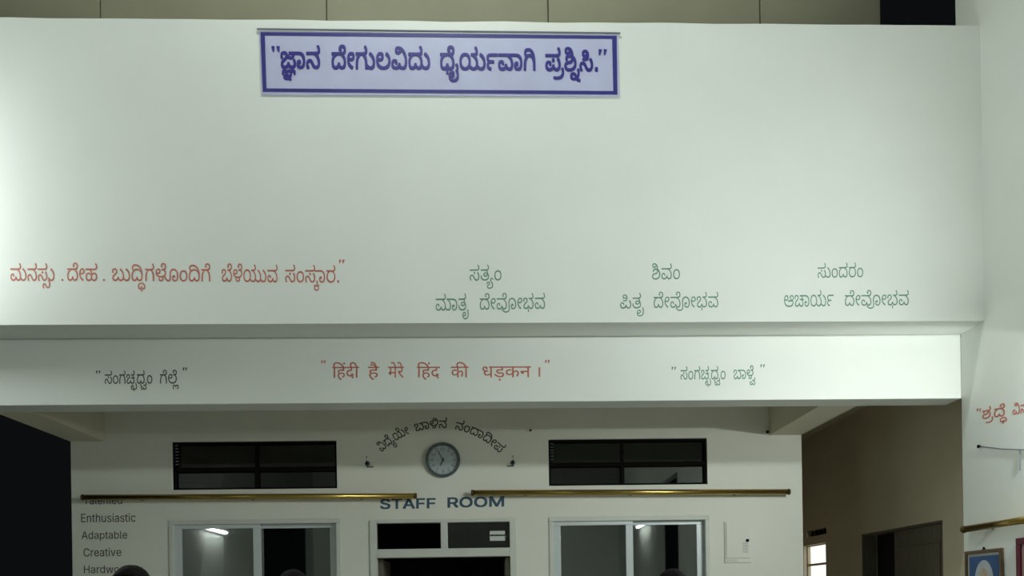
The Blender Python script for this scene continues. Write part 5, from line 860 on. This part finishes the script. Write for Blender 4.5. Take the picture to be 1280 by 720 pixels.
tube_light((XLW, 5.95, 4.62), (0, 0, 1), (1, 0, 0), 'upright fluorescent tube on the left hall wall close to the parapet', POWER['left'], (1, 0.12, 0))
tube_light((XR, 3.5, 3.85), (0, 1, 0), (-1, 0, 0), 'fluorescent tube on the right hall wall near the lamp with the added hood', POWER['right'], (-1, 0.2, 0))
tube_light((-0.5, 4.6, 9.0), (1, 0, 0), (0, 0, -1), 'fluorescent tube on the high hall ceiling', POWER['ceiling'], (0, 0.1, -1))
tube_light((XLW, 1.0, 2.95), (0, 1, 0), (1, 0, 0), 'fluorescent tube on the left hall wall behind the camera')
tube_light((XR, -3.8, 3.40), (0, 1, 0), (-1, 0, 0), 'fluorescent tube on the right hall wall far behind the camera')
# unseen lamp on the right wall: added hood and spot cone cut its light at the parapet
HL, TILT = Vector((XR - 0.12, 4.9, 3.05)), math.radians(23.4)
HA = Vector((0, math.sin(TILT), -math.cos(TILT)))
t = thing('lamp_with_added_hood', 'wall lamp on the right hall wall outside the picture, hood added to cut its light', 'lamp', (XR, 4.9, 3.05))
disc(bm_ := BM(), HL - HA * 0.07, HA, [(0, 0), (0.10, 0), (0.108, 0.012), (0.103, 0.012), (0.07, 0.006), (0, 0.006)])
obj('added_hood', bm_, M['lamp'], t)
obj('bracket', tube(BM(), [(XR, 4.85, 3.17), (XR - 0.07, 4.85, 3.18), HL - HA * 0.07], 0.012), M['lamp'], t)
disc(bm_ := BM(), HL - HA * 0.062, HA, [(0.012, 0), (0.03, 0.012), (0.034, 0.03), (0.022, 0.05), (0, 0.056)], 20)
obj('bulb', bm_, M['tube'], t)
sp = light('SPOT', 'cutoff_spot', HL, POWER['flood'], HA, parent=t)
sp.data.spot_size = math.radians(179.9)
sp.data.spot_blend = 0.02
sp.data.shadow_soft_size = 0.03

# ------------------------------------------------------------------ blue sign on the parapet
FN = Vector((0, -1, 0))
ca_, cb_ = at(323, 38, YP), at(773, 120, YP)
t = thing('sign_banner', 'lavender banner with blue border and bold blue Kannada slogan on the parapet', 'sign', (ca_.x, YP, cb_.z))
corner = {k: at(*p, YP) for k, p in dict(tl=(326, 41), tr=(771, 46), br=(773, 119.5), bl=(329, 117)).items()}


def quad_panel(bm, pts, y0, y1):
    f = [bm.verts.new((p.x, y0, p.z)) for p in pts]
    b = [bm.verts.new((p.x, y1, p.z)) for p in pts]
    bm.faces.new(f[::-1])
    bm.faces.new(b)
    n = len(pts)
    for i in range(n):
        bm.faces.new((f[i], f[(i + 1) % n], b[(i + 1) % n], b[i]))
    bmesh.ops.recalc_face_normals(bm, faces=bm.faces[:])
    return bm


outer = [at(*p, YP) for p in ((324.5, 40), (772.5, 44.5), (774.5, 121.5), (327.5, 119))]
obj('banner_sheet', quad_panel(BM(), outer, YP - 0.008, YP), M['banner'], t)
o4 = [at(*p, YP) for p in ((326, 41.5), (770.5, 46), (771.5, 119), (329, 115.5))]
i4 = [at(*p, YP) for p in ((331.5, 45.2), (765, 49.5), (766.5, 114.8), (333.5, 111.5))]
bm = BM()
V4 = {}
for k, P in (('o', o4), ('i', i4)):
    for y in (YP - 0.008, YP - 0.011):
        V4[k, y] = [bm.verts.new((p.x, y, p.z)) for p in P]
ya, yb = YP - 0.008, YP - 0.011
for i in range(4):
    j = (i + 1) % 4
    bm.faces.new((V4['o', yb][i], V4['o', yb][j], V4['i', yb][j], V4['i', yb][i]))
    bm.faces.new((V4['o', ya][i], V4['o', ya][j], V4['o', yb][j], V4['o', yb][i]))
    bm.faces.new((V4['i', yb][i], V4['i', yb][j], V4['i', ya][j], V4['i', ya][i]))
bmesh.ops.recalc_face_normals(bm, faces=bm.faces[:])
obj('border', bm, M['border'], t)
bm = BM()
SF = YP - 0.008
for wd, a, b, ya_, yb_ in (('ಜ್ಞಾನ', 351, 400, 85.3, 85.6), ('ದೇಗುಲವಿದು', 415, 537.5, 86, 86.6), ('ಧೈರ್ಯವಾಗಿ', 550.5, 669, 87, 88), ('ಪ್ರಶ್ನಿಸಿ.', 682, 747, 88.3, 89)):
    add_word(bm, wd, box_mapper(wd, a, b, ya_, yb_, 20.5, 563, 'Y', SF), 19, 0.004)
quotes(bm, 344.5, 61.5, 7.5, 'Y', SF, FN, 0.004, -0.1)
quotes(bm, 753.5, 65.5, 7.5, 'Y', SF, FN, 0.004, 0.15)
obj('lettering', bm, M['blue'], t)
pl, pr = at(322, 37.8, YP), at(775, 43, YP)
obj('batten', tube(BM(), [pl + FN * 0.012, pr + FN * 0.012], 0.0075, 8), M['batten'], t)


# ------------------------------------------------------------------ painted lettering
def centred(o, parent):
    # moves the origin of a mesh to its middle
    c = sum((v.co for v in o.data.vertices), Vector()) / len(o.data.vertices)
    o.data.transform(Matrix.Translation(-c))
    o.location = o.location + c
    return o


def inscription(items, m, label, plane='Y', face=YP, body=563, weight=0, quote=(), normal=FN, dots=()):
    P = (lambda x, y: at(x, y, face)) if plane == 'Y' else (lambda x, y: atx(x, y, face))
    t = None
    for it in items:
        wd, a, b, ya_, yb_, h = it[:6]
        if t is None:
            t = thing('painted_lettering', label, 'lettering', P(a, ya_))
        bm = BM()
        add_word(bm, wd, box_mapper(wd, a, b, ya_, yb_, h, body, plane, face), weight, 0.0006, normal)
        bmesh.ops.translate(bm, verts=bm.verts, vec=normal * 0.0005)
        centred(obj('painted_word', bm, m, t), t)
    for q in quote:
        bm = BM()
        quotes(bm, *q[:3], plane, face, normal, 0.0006, *(q[3:] or (0.2,)))
        bmesh.ops.translate(bm, verts=bm.verts, vec=normal * 0.0006)
        centred(obj('quotation_mark', bm, m, t), t)
    for x, y, s in dots:
        r = (P(x + s, y) - P(x - s, y)).length / 2
        centred(obj('full_stop', disc(BM(), P(x, y), normal, [(r, 0.0006), (r, 0.0013), (0, 0.0013)], 10), m, t), t)
    return t


inscription([('ಮನಸ್ಸು', 13, 68, 351, 351.2, 16), ('ದೇಹ', 84, 121.5, 351, 351.3, 16), ('ಬುದ್ಧಿಗಳೊಂದಿಗೆ', 140, 263, 351.2, 352, 16),
             ('ಬೆಳೆಯುವ', 277, 347, 352, 353, 16), ('ಸಂಸ್ಕಾರ.', 356.5, 424, 352.8, 353.5, 16)],
            M['red'], 'red painted Kannada line at the lower left of the white parapet', weight=-2,
            quote=((427.5, 327, 5),), dots=((78, 350, 1.3), (130, 350, 1.3)))
inscription([('ಸತ್ಯಂ', 587, 627, 351, 350.5, 14.5), ('ಮಾತೃ', 544.6, 586, 388.4, 388, 15.5), ('ದೇವೋಭವ', 599.7, 681.4, 387.2, 386, 14.5)],
            M['green'], 'green painted Kannada couplet on the parapet, leftmost of the three green ones', weight=-6)
inscription([('ಶಿವಂ', 815, 850, 349.5, 349, 14.5), ('ಪಿತೃ', 775, 805, 385.8, 385.4, 14), ('ದೇವೋಭವ', 817, 898, 385, 384.2, 14.2)],
            M['green'], 'green painted Kannada couplet on the parapet, middle of the three green ones', weight=-6)
inscription([('ಸುಂದರಂ', 1022, 1079, 347.5, 346.5, 13.5), ('ಆಚಾರ್ಯ', 980, 1042, 383.8, 382.8, 15), ('ದೇವೋಭವ', 1056, 1136, 382.5, 381.5, 13.8)],
            M['green'], 'green painted Kannada couplet on the parapet, rightmost of the three green ones', weight=-6)
inscription([('हिंदी', 415.4, 449, 472.3, 472, 13.5), ('है', 460, 474, 472, 472, 13.5), ('मेरे', 485, 505, 472, 472, 13.5), ('हिंद', 521, 550, 472, 472, 13.5),
             ('की', 563.6, 585.7, 472, 471.8, 13.5), ('धड़कन', 603, 663.7, 471.8, 471.5, 13.5), ('।', 673.3, 675.2, 471, 471, 12)],
            M['red'], 'red painted Hindi sentence centred on the white beam', face=YB, body=622, weight=2,
            quote=((404.5, 452.5, 4), (684.3, 452, 4)))
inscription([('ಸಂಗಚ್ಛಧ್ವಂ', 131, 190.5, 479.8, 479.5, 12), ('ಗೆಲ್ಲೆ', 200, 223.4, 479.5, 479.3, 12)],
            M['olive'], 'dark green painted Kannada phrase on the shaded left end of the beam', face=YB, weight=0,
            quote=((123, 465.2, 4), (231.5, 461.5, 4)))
inscription([('ಸಂಗಚ್ಛಧ್ವಂ', 850.7, 907, 474.5, 474, 12), ('ಬಾಳ್ವೆ', 916.8, 944, 474, 473.6, 12)],
            M['green'], 'green painted Kannada phrase on the bright right part of the beam', face=YB, weight=0,
            quote=((842.5, 460.5, 4), (953.5, 457.5, 4)))

# arc of Kannada over the clock
AC, AR = (550.0, 638.0), 103.0


def arc_mapper(word, a0, a1, h):
    u0, u1 = extent(word)
    def f(u, v):
        th = math.radians(a0 + (a1 - a0) * (u - u0) / (u1 - u0))
        r = AR + v * h / 563
        return at(AC[0] + r * math.sin(th), AC[1] - r * math.cos(th), YW)
    return f


t = thing('painted_lettering', 'dark Kannada words painted in an arc over the wall clock', 'lettering', at(550, 535, YW))
for wd, a0, a1 in (('ವಿದ್ಯೆಯೇ', -45, -21.5), ('ಬಾಳಿನ', -17, 4.5), ('ನಂದಾದೀಪ', 10.5, 46)):
    bm = BM()
    add_word(bm, wd, arc_mapper(wd, a0, a1, 9.5), 10, 0.001)
    centred(obj('painted_word', bm, M['olive'], t), t)
inscription([('STAFF', 475.6, 544, 636, 635, 12)], M['teal'], 'blue-grey capitals STAFF painted over the left half of the door', face=YW, body=727, weight=34)
inscription([('ROOM', 560, 629.6, 634.3, 632.8, 12)], M['teal'], 'blue-grey capitals ROOM painted over the right half of the door', face=YW, body=727, weight=34)
for wd, a, b, y, h, lab in (('Talented', 104.5, 152.7, 630.6, 10, 'first word of the dark painted list, half hidden by the brass rod'),
                            ('Enthusiastic', 101.5, 169.5, 652.8, 10.5, 'second word of the dark painted list, Enthusiastic'),
                            ('Adaptable', 102, 159, 673.8, 9.5, 'third word of the dark painted list, Adaptable'),
                            ('Creative', 104.5, 151.5, 695.6, 10, 'fourth word of the dark painted list, Creative'),
                            ('Hardworking', 105, 178, 716.5, 9.5, 'bottom word of the dark painted list, partly behind a head')):
    inscription([(wd, a, b, y, y - 0.6, h)], M['olive'], lab, face=YW, body=727, weight=3)
RN = Vector((-1, 0, 0))
inscription([('ಶ್ರದ್ಧೆ', 1228, 1259, 524, 519.5, 11), ('ವಿನಯ', 1266, 1300, 518.5, 513, 11)],
            M['red'], 'red painted Kannada words on the right hall wall', plane='X', face=XR, weight=6, normal=RN,
            quote=((1224, 512.5, 4),))

# ------------------------------------------------------------------ things on the staff room wall
def curtain_rod(a, b, label, n):
    a, b = Vector(a), Vector(b)
    t = thing('curtain_rod', label, 'rod', a, group=None)
    d = (b - a).normalized()
    obj('rod', tube(BM(), [a, b], 0.0285, 20), M['brass'], t)
    for p, s in ((a, -1), (b, 1)):
        obj('end_cap', tube(BM(), [p - d * s * 0.002, p + d * s * 0.012, p + d * s * 0.018], [0.031, 0.031, 0.024], 18), M['cap'], t)
    L = (b - a).length
    for k in range(n):
        p = a + d * (L * (k + 0.5) / n)
        w = p + Vector((0, YW - p.y, 0)) if abs(d.x) > 0.5 else p + Vector((XR - p.x, 0, 0))
        bm = tube(BM(), [w, p], 0.010, 10)
        disc(bm, w, (p - w), [(0.026, 0), (0.026, 0.008), (0, 0.008)], 16)
        obj('bracket', bm, M['cap'], t)
    return t


YR = YW - 0.075
curtain_rod(at(104, 621.8, YR), at(519, 620, YR), 'brass rod across the wall above the left window', 3)
curtain_rod(at(591, 616, YR), at(985.5, 614.8, YR), 'brass rod across the wall above the right window', 3)
curtain_rod(atx(1205.5, 661.8, XR - 0.06), atx(1330, 642.4, XR - 0.06), 'brass rod on the right hall wall above the pictures', 2)

# wall clock
cc = at(553.7, 575.3, YW)
t = thing('wall_clock', 'round grey wall clock with dark rim under the arc lettering', 'clock', cc)
RC = 0.178
obj('clock_case', disc(BM(), cc, (0, -1, 0), [(0, 0.001), (RC, 0.001), (RC, 0.03), (RC - 0.008, 0.04), (RC - 0.024, 0.04), (RC - 0.030, 0.026), (RC - 0.030, 0.018), (0, 0.018)], 56), M['rim'], t, smooth=False)
face = obj('dial', disc(BM(), cc, (0, -1, 0), [(RC - 0.031, 0.0185), (RC - 0.031, 0.020), (0, 0.020)], 48), M['face'], t)
bm = BM()
for k in range(60):
    th = k * PI / 30
    r0, r1, hw = (RC - 0.050, RC - 0.036, 0.0035) if k % 5 == 0 else (RC - 0.041, RC - 0.036, 0.001)
    ux, uz = math.sin(th), math.cos(th)
    q = [(r0, -hw), (r0, hw), (r1, hw), (r1, -hw)]
    bm.faces.new([bm.verts.new((cc.x + ux * r + uz * s, YW - 0.0205, cc.z + uz * r - ux * s)) for r, s in q])
for k in range(1, 13):
    th = k * PI / 6
    wd = str(k)
    a, b = extent(wd)
    sc = 0.026 / 727
    ox, oz = cc.x + math.sin(th) * (RC - 0.068) - (a + b) / 2 * sc, cc.z + math.cos(th) * (RC - 0.068) - 0.013
    add_word(bm, wd, lambda u, v, ox=ox, oz=oz: Vector((ox + u * sc, YW - 0.0202, oz + v * sc)), 6, 0.0004)
obj('numerals', bm, M['hand'], face)
for nm, th, ln, hw, y in (('hour_hand', math.radians(205), 0.070, 0.006, 0.023), ('minute_hand', math.radians(-28), 0.105, 0.0042, 0.025)):
    ux, uz = math.sin(th), math.cos(th)
    bm = BM()
    q = [(-0.02, -hw), (-0.02, hw), (ln * 0.8, hw), (ln, 0), (ln * 0.8, -hw)]
    quad_panel(bm, [Vector((cc.x + ux * r + uz * s, 0, cc.z + uz * r - ux * s)) for r, s in q], YW - y - 0.0012, YW - y)
    obj(nm, bm, M['hand'], t)
obj('hand_boss', disc(BM(), cc, (0, -1, 0), [(0.013, 0.020), (0.013, 0.028), (0, 0.029)], 20), M['hand'], t)
obj('cover_glass', disc(BM(), cc, (0, -1, 0), [(RC - 0.029, 0.031), (RC * 0.5, 0.036), (0, 0.038)], 48), M['cover'], t, smooth=True)

# electric box
da, db = at(905, 652, YW), at(938.5, 703, YW)
t = thing('switch_box', 'flush cream electric box with a small dark lock, right of the right window', 'electric box', (da.x, YW, db.z))
obj('box_body', box(BM(), da.x, db.x, YW - 0.014, YW, db.z, da.z, 0.003), M['back'], t)
dz = db.z + 0.045
dr = obj('box_door', box(BM(), da.x + 0.014, db.x - 0.014, YW - 0.024, YW - 0.0142, dz, da.z - 0.014, 0.003), M['back'], t)
pk = at(933.3, 675.8, YW)
obj('lock', disc(BM(), (pk.x, YW - 0.024, pk.z), (0, -1, 0), [(0.016, 0), (0.016, 0.008), (0.010, 0.014), (0, 0.014)], 18), M['black'], dr)
bm = BM()
for k in range(6):
    z = dz + 0.06 + k * 0.018
    box(bm, db.x - 0.09, db.x - 0.035, YW - 0.0256, YW - 0.0238, z, z + 0.004)
obj('vent_slot', bm, M['rim'], dr)
obj('cable_cover', box(BM(), da.x + 0.02, da.x + 0.13, YW - 0.020, YW - 0.0142, db.z + 0.014, db.z + 0.034, 0.002), M['jamb'], t)


# small lamp brackets either side of the arc
def lamp_hook(px, py, label, flip):
    p = at(px, py, YW)
    t = thing('wall_hook', label, 'hook', p)
    bm = disc(BM(), p + Vector((0, 0, -0.005)), (0, -1, 0), [(0.026, 0), (0.026, 0.006), (0.018, 0.010), (0, 0.010)], 20)
    obj('back_plate', bm, M['rim'], t)
    z = Vector((0, 0, 1))
    bm = tube(BM(), [p + FN * 0.008, p + FN * 0.05 - z * 0.018, p + FN * 0.07 - z * 0.015, p + FN * 0.075 + z * 0.03, p + FN * 0.07 + z * 0.055], [0.008, 0.008, 0.009, 0.008, 0.006], 10)
    obj('hook_arm', bm, M['black'], t)
    bm = box(BM(), p.x - 0.05 * (flip > 0) - 0.012, p.x + 0.05 * (flip < 0) + 0.012, YW - 0.012, YW, p.z - 0.044, p.z - 0.032, 0.003)
    obj('hook_rail', bm, M['rim'], t)


lamp_hook(459.5, 579, 'small dark wall hook at the left end of the arc lettering', -1)
lamp_hook(641, 578, 'small dark wall hook at the right end of the arc lettering', 1)


def nail(p, n, label, r=0.010):
    t = obj('nail', disc(BM(), p, n, [(r * 0.4, 0), (r * 0.4, 0.02), (r, 0.022), (r, 0.028), (0, 0.03)], 14), M['black'])
    c = Vector(p)
    t.data.transform(Matrix.Translation(-c))
    t.location = c
    return tag(t, label, 'nail')


nail(at(663, 538.5, YW), FN, 'small dark nail at the top of the wall right of the arc lettering', 0.012)
nail(at(958.5, 540.5, YW), FN, 'small dark nail at the top of the wall near the right side beam', 0.016)

# ------------------------------------------------------------------ right hall wall: pictures and wire
def picture(y0, y1, z0, z1, label, frame_m, mount_m, w, art):
    t = thing('picture_frame', label, 'picture', (XR, y0, z0))
    f = BM()
    X0, X1 = XR - 0.028, XR - 0.002
    box(f, X0, X1, y0, y1, z1 - w, z1, 0.005)
    box(f, X0, X1, y0, y1, z0, z0 + w, 0.005)
    box(f, X0, X1, y0, y0 + w, z0 + w, z1 - w, 0.005)
    box(f, X0, X1, y1 - w, y1, z0 + w, z1 - w, 0.005)
    obj('frame', f, frame_m, t)
    obj('mount', box(BM(), XR - 0.012, XR - 0.004, y0 + w, y1 - w, z0 + w, z1 - w), mount_m, t)
    art(t, y0 + w, y1 - w, z0 + w, z1 - w)
    # hanging nail with a loop above the frame
    ym = (y0 + y1) / 2
    obj('hanger', tube(BM(), [(XR - 0.01, ym + 0.02, z1 - 0.005), (XR - 0.012, ym, z1 + 0.02), (XR - 0.01, ym - 0.02, z1 - 0.005)], 0.006, 8), M['black'], t)
    return t


def patch(bm, outline, x):
    vs = [bm.verts.new((x, y, z)) for y, z in outline]
    vb = [bm.verts.new((x + 0.002, y, z)) for y, z in outline]
    bm.faces.new(vs)
    n = len(vs)
    for i in range(n):
        bm.faces.new((vs[i], vs[(i + 1) % n], vb[(i + 1) % n], vb[i]))
    bmesh.ops.recalc_face_normals(bm, faces=bm.faces[:])
    return bm


def portrait(t, y0, y1, z0, z1):
    m = 0.022
    a, b, c, d = y0 + m, y1 - m, z0 + m, z1 - m
    pr_ = obj('print', box(BM(), XR - 0.015, XR - 0.0125, a, b, c, d), M['pblue'], t)
    ym, wd = (a + b) / 2 - 0.005, (b - a)
    top = d - 0.035
    dome = [(ym + wd * 0.33 * math.cos(q), top - 0.20 + 0.20 * math.sin(q)) for q in [PI * k / 18 for k in range(19)]]
    dome = [(ym + wd * 0.44, c)] + [(ym + wd * 0.38, c + 0.16)] + dome + [(ym - wd * 0.38, c + 0.16), (ym - wd * 0.44, c)]
    obj('printed_veil', patch(BM(), dome, XR - 0.017), M['pwhite'], pr_)
    fc = [(ym + 0.052 * math.cos(q), top - 0.15 + 0.085 * math.sin(q)) for q in [2 * PI * k / 24 for k in range(24)]]
    obj('printed_face', patch(BM(), fc, XR - 0.0185), M['pskin'], pr_)


def plain_art(t, y0, y1, z0, z1):
    obj('print', box(BM(), XR - 0.015, XR - 0.0125, y0 + 0.05, y1 - 0.05, z0 + 0.05, z1 - 0.05), M['maroon'], t)


p0, p1 = atx(1209, 689.5, XR), atx(1255.5, 686.5, XR)
picture(p1.y, p0.y, p0.z - 0.62, p0.z, 'wood-framed blue print of a white-veiled figure on the right wall', M['wood'], M['mount'], 0.028, portrait)
q0 = atx(1273.5, 673, XR)
picture(q0.y - 0.5, q0.y, q0.z - 0.72, q0.z, 'maroon picture frame cut off by the right edge of the photo', M['maroon'], M['pink'], 0.05, plain_art)
w0, w1, w2, w3 = atx(1226, 558, XR), atx(1252, 561, XR), atx(1276, 562, XR), atx(1310, 561, XR)
w4 = atx(1275.5, 588, XR)
t = thing('hanging_wire', 'thin grey wire strung from a nail below the red words on the right wall', 'wire', w0)
obj('wire', tube(BM(), [w0 + RN * 0.01, w1 + RN * 0.008, w2 + RN * 0.008, w3 + RN * 0.01], 0.0045, 8), M['batten'], t)
obj('wire_drop', tube(BM(), [w2 + RN * 0.008, (w2 + w4) / 2 + RN * 0.006, w4 + RN * 0.006], 0.0035, 8), M['batten'], t)
obj('wire_nail', disc(BM(), w0, RN, [(0.008, 0), (0.008, 0.016), (0.015, 0.018), (0.013, 0.026), (0, 0.028)], 14), M['black'], t)


# ------------------------------------------------------------------ people standing under the wall (only the tops of the heads reach the picture)
def capsule(bm, a, ra, b, rb, n=14):
    a, b = Vector(a), Vector(b)
    d = b - a
    L = d.length
    d.normalize()
    prof = []
    for k in range(6):
        q = PI / 2 * k / 5
        prof.append((ra * math.sin(q), -ra * math.cos(q)))
    for k in range(6):
        q = PI / 2 * k / 5
        prof.append((rb * math.cos(q), L + rb * math.sin(q)))
    prof[0] = (0, prof[0][1])
    prof[-1] = (0, prof[-1][1])
    disc(bm, a, d, prof, n)


def ellipsoid(bm, c, r, n=18):
    m = Matrix.Translation(c) @ Matrix.Diagonal((*r, 1))
    bmesh.ops.create_uvsphere(bm, u_segments=n, v_segments=n // 2 + 2, radius=1, matrix=m)


def fuse(bm, voxel, smooth_n=6):
    """weld overlapping solids into one continuous skin"""
    me = bpy.data.meshes.new('tmp')
    bm.to_mesh(me)
    bm.free()
    o = bpy.data.objects.new('tmp', me)
    C.objects.link(o)
    r = o.modifiers.new('r', 'REMESH')
    r.mode = 'VOXEL'
    r.voxel_size = voxel
    s = o.modifiers.new('s', 'SMOOTH')
    s.iterations = smooth_n
    s.factor = 0.5
    dg = bpy.context.evaluated_depsgraph_get()
    out = bmesh.new()
    out.from_object(o, dg)
    bpy.data.objects.remove(o)
    bpy.data.meshes.remove(me)
    return out


def body_bm():
    bm = BM()
    cap = lambda *a: capsule(bm, *a)
    cap((0, 0.01, 0.96), 0.135, (0, 0.0, 1.12), 0.12)
    ellipsoid(bm, (0, 0.0, 1.27), (0.155, 0.112, 0.17))
    for s in (-1, 1):
        cap((s * 0.045, 0.0, 1.12), 0.105, (s * 0.075, 0.0, 1.33), 0.105)
        cap((s * 0.05, 0.015, 1.40), 0.065, (s * 0.165, 0.01, 1.395), 0.056)
        cap((s * 0.17, 0.01, 1.395), 0.054, (s * 0.225, 0.03, 1.12), 0.040)
        cap((s * 0.225, 0.03, 1.12), 0.040, (s * 0.245, -0.03, 0.875), 0.027)
        # palm, four fingers, thumb
        for k in range(4):
            cap((s * 0.247, -0.055 + 0.017 * k, 0.855), 0.012, (s * 0.252, -0.062 + 0.019 * k, 0.79), 0.011)
            ln = (0.070, 0.078, 0.073, 0.058)[k]
            a = Vector((s * 0.252, -0.063 + 0.0195 * k, 0.79))
            b = a + Vector((-s * 0.008, -0.004, -ln * 0.5))
            c = b + Vector((-s * 0.022, -0.004, -ln * 0.45))
            cap(a, 0.0092, b, 0.0085)
            cap(b, 0.0085, c, 0.007)
        cap((s * 0.243, -0.055, 0.855), 0.013, (s * 0.225, -0.085, 0.815), 0.011)
        cap((s * 0.225, -0.085, 0.815), 0.011, (s * 0.215, -0.092, 0.785), 0.009)
        # legs and feet
        cap((s * 0.085, 0.01, 0.93), 0.088, (s * 0.10, -0.005, 0.50), 0.056)
        cap((s * 0.10, -0.005, 0.50), 0.055, (s * 0.105, 0.03, 0.10), 0.036)
        cap((s * 0.105, 0.04, 0.055), 0.04, (s * 0.118, -0.13, 0.035), 0.032)
    cap((0, 0.02, 1.42), 0.06, (0, 0.0, 1.53), 0.052)
    ellipsoid(bm, (0, 0.005, 1.635), (0.076, 0.094, 0.098))
    ellipsoid(bm, (0, -0.022, 1.575), (0.058, 0.070, 0.075))
    cap((0, -0.090, 1.625), 0.009, (0, -0.104, 1.592), 0.013)
    for s in (-1, 1):
        ellipsoid(bm, (s * 0.077, 0.012, 1.608), (0.010, 0.022, 0.033), 10)
        ellipsoid(bm, (s * 0.030, -0.074, 1.645), (0.026, 0.012, 0.010), 10)
        ellipsoid(bm, (s * 0.012, -0.094, 1.590), (0.009, 0.009, 0.007), 8)
    ellipsoid(bm, (0, -0.082, 1.520), (0.022, 0.014, 0.016), 10)
    return fuse(bm, 0.0065, 5)


def shirt_bm():
    bm = BM()
    cap = lambda *a: capsule(bm, *a)
    cap((0, 0.01, 0.90), 0.155, (0, 0.0, 1.12), 0.137)
    ellipsoid(bm, (0, 0.0, 1.27), (0.175, 0.128, 0.19))
    for s in (-1, 1):
        cap((s * 0.088, 0.01, 0.86), 0.122, (s * 0.05, 0.0, 1.12), 0.118)
        cap((s * 0.045, 0.0, 1.12), 0.122, (s * 0.075, 0.0, 1.33), 0.12)
        cap((s * 0.05, 0.015, 1.405), 0.072, (s * 0.165, 0.01, 1.40), 0.066)
        cap((s * 0.17, 0.01, 1.40), 0.066, (s * 0.208, 0.025, 1.22), 0.060)
    cap((0, 0.02, 1.40), 0.07, (0, 0.012, 1.445), 0.066)
    b = fuse(bm, 0.012, 4)
    for co, no in (((0, 0, 0.86), (0, 0, -1)), ((0, 0.01, 1.475), (0, -0.25, 1))):
        bmesh.ops.bisect_plane(b, geom=b.verts[:] + b.edges[:] + b.faces[:], plane_co=co, plane_no=no, clear_outer=True)
    return b


def trousers_bm():
    bm = BM()
    cap = lambda *a: capsule(bm, *a)
    cap((0, 0.01, 0.90), 0.146, (0, 0.01, 0.96), 0.142)
    for s in (-1, 1):
        cap((s * 0.085, 0.01, 0.92), 0.10, (s * 0.10, -0.005, 0.50), 0.073)
        cap((s * 0.10, -0.005, 0.50), 0.073, (s * 0.105, 0.022, 0.06), 0.066)
    b = fuse(bm, 0.012, 4)
    for co, no in (((0, 0, 0.05), (0, 0, -1)), ((0, 0, 1.0), (0, 0, 1))):
        bmesh.ops.bisect_plane(b, geom=b.verts[:] + b.edges[:] + b.faces[:], plane_co=co, plane_no=no, clear_outer=True)
    return b


def hair_bm(seed):
    bm = BM()
    bmesh.ops.create_uvsphere(bm, u_segments=48, v_segments=32, radius=1)
    rnd = random.Random(seed)
    off = Vector((rnd.random() * 9, rnd.random() * 9, 0))
    kill = []
    for v in bm.verts:
        d = v.co.copy()
        # hairline: high at the forehead (front is -Y), down to the nape at the back
        front = max(0.0, -d.y)
        lim = -0.55 + 1.05 * min(1, max(0, (0.35 - d.y) / 1.1)) if d.y < 0.35 else -0.55
        if d.z < lim:
            kill.append(v)
        r = 1.0 + 0.030 * noise.noise(d * 3 + off) + 0.028 * noise.noise(d * 14 + off)
        v.co = Vector((d.x * 0.086 * r, d.y * 0.104 * r + 0.006, d.z * 0.110 * r + 1.637))
    bmesh.ops.delete(bm, geom=kill, context='VERTS')
    bmesh.ops.solidify(bm, geom=bm.faces[:], thickness=0.012)
    return bm


PB, SB, TB = body_bm(), shirt_bm(), trousers_bm()


def person(px, py, Y, label, shirt_m, seed, hair_scale=1.0):
    top = at(px, py, Y)
    k = top.z / (1.637 + 0.110 * hair_scale)
    t = thing('person', label, 'person', (top.x, Y, 0))
    t.scale = (k, k, k)
    body = obj('body', PB.copy(), M['skin'], t, smooth=True, local=True)
    obj('shirt', SB.copy(), shirt_m, t, smooth=True, local=True)
    obj('trousers', TB.copy(), M['trousers'], t, smooth=True, local=True)
    h = hair_bm(seed)
    if hair_scale != 1.0:
        for v in h.verts:
            v.co.x *= hair_scale
            v.co.z = 1.637 + (v.co.z - 1.637) * hair_scale
    obj('hair', h, M['hair'], t, smooth=True, local=True)
    for s in (-1, 1):
        e = BM()
        ellipsoid(e, (s * 0.031, -0.079, 1.628), (0.0135, 0.009, 0.0085), 14)
        eo = obj('eye', e, M['eyew'], t, smooth=True, local=True)
        e = BM()
        ellipsoid(e, (s * 0.031, -0.0855, 1.628), (0.0055, 0.0035, 0.0055), 12)
        obj('iris', e, M['iris'], eo, smooth=True, local=True)
        e = BM()
        tube(e, [(s * 0.014, -0.088, 1.649), (s * 0.031, -0.088, 1.655), (s * 0.050, -0.078, 1.649)], [0.003, 0.004, 0.002], 8)
        obj('eyebrow', e, M['hair'], t, local=True)
        e = BM()
        ellipsoid(e, (s * 0.112, -0.05, 0.035), (0.050, 0.135, 0.040), 16)
        bmesh.ops.bisect_plane(e, geom=e.verts[:] + e.edges[:] + e.faces[:], plane_co=(0, 0, 0.002), plane_no=(0, 0, -1), clear_outer=True)
        obj('shoe', e, M['shoe'], t, smooth=True, local=True)
    e = BM()
    ellipsoid(e, (0, -0.088, 1.558), (0.024, 0.008, 0.0075), 14)
    obj('mouth', e, M['lips'], t, smooth=True, local=True)
    return t


person(163.5, 706.3, 3.3, 'person with black hair, head top below the painted word list at left', M['shirt1'], 3)
person(366, 711.5, 3.9, 'person whose dark head top shows before the left window', M['shirt3'], 8)
person(841, 710.8, 3.7, 'person whose black head top shows before the right window', M['shirt2'], 12)
PB.free(); SB.free(); TB.free()
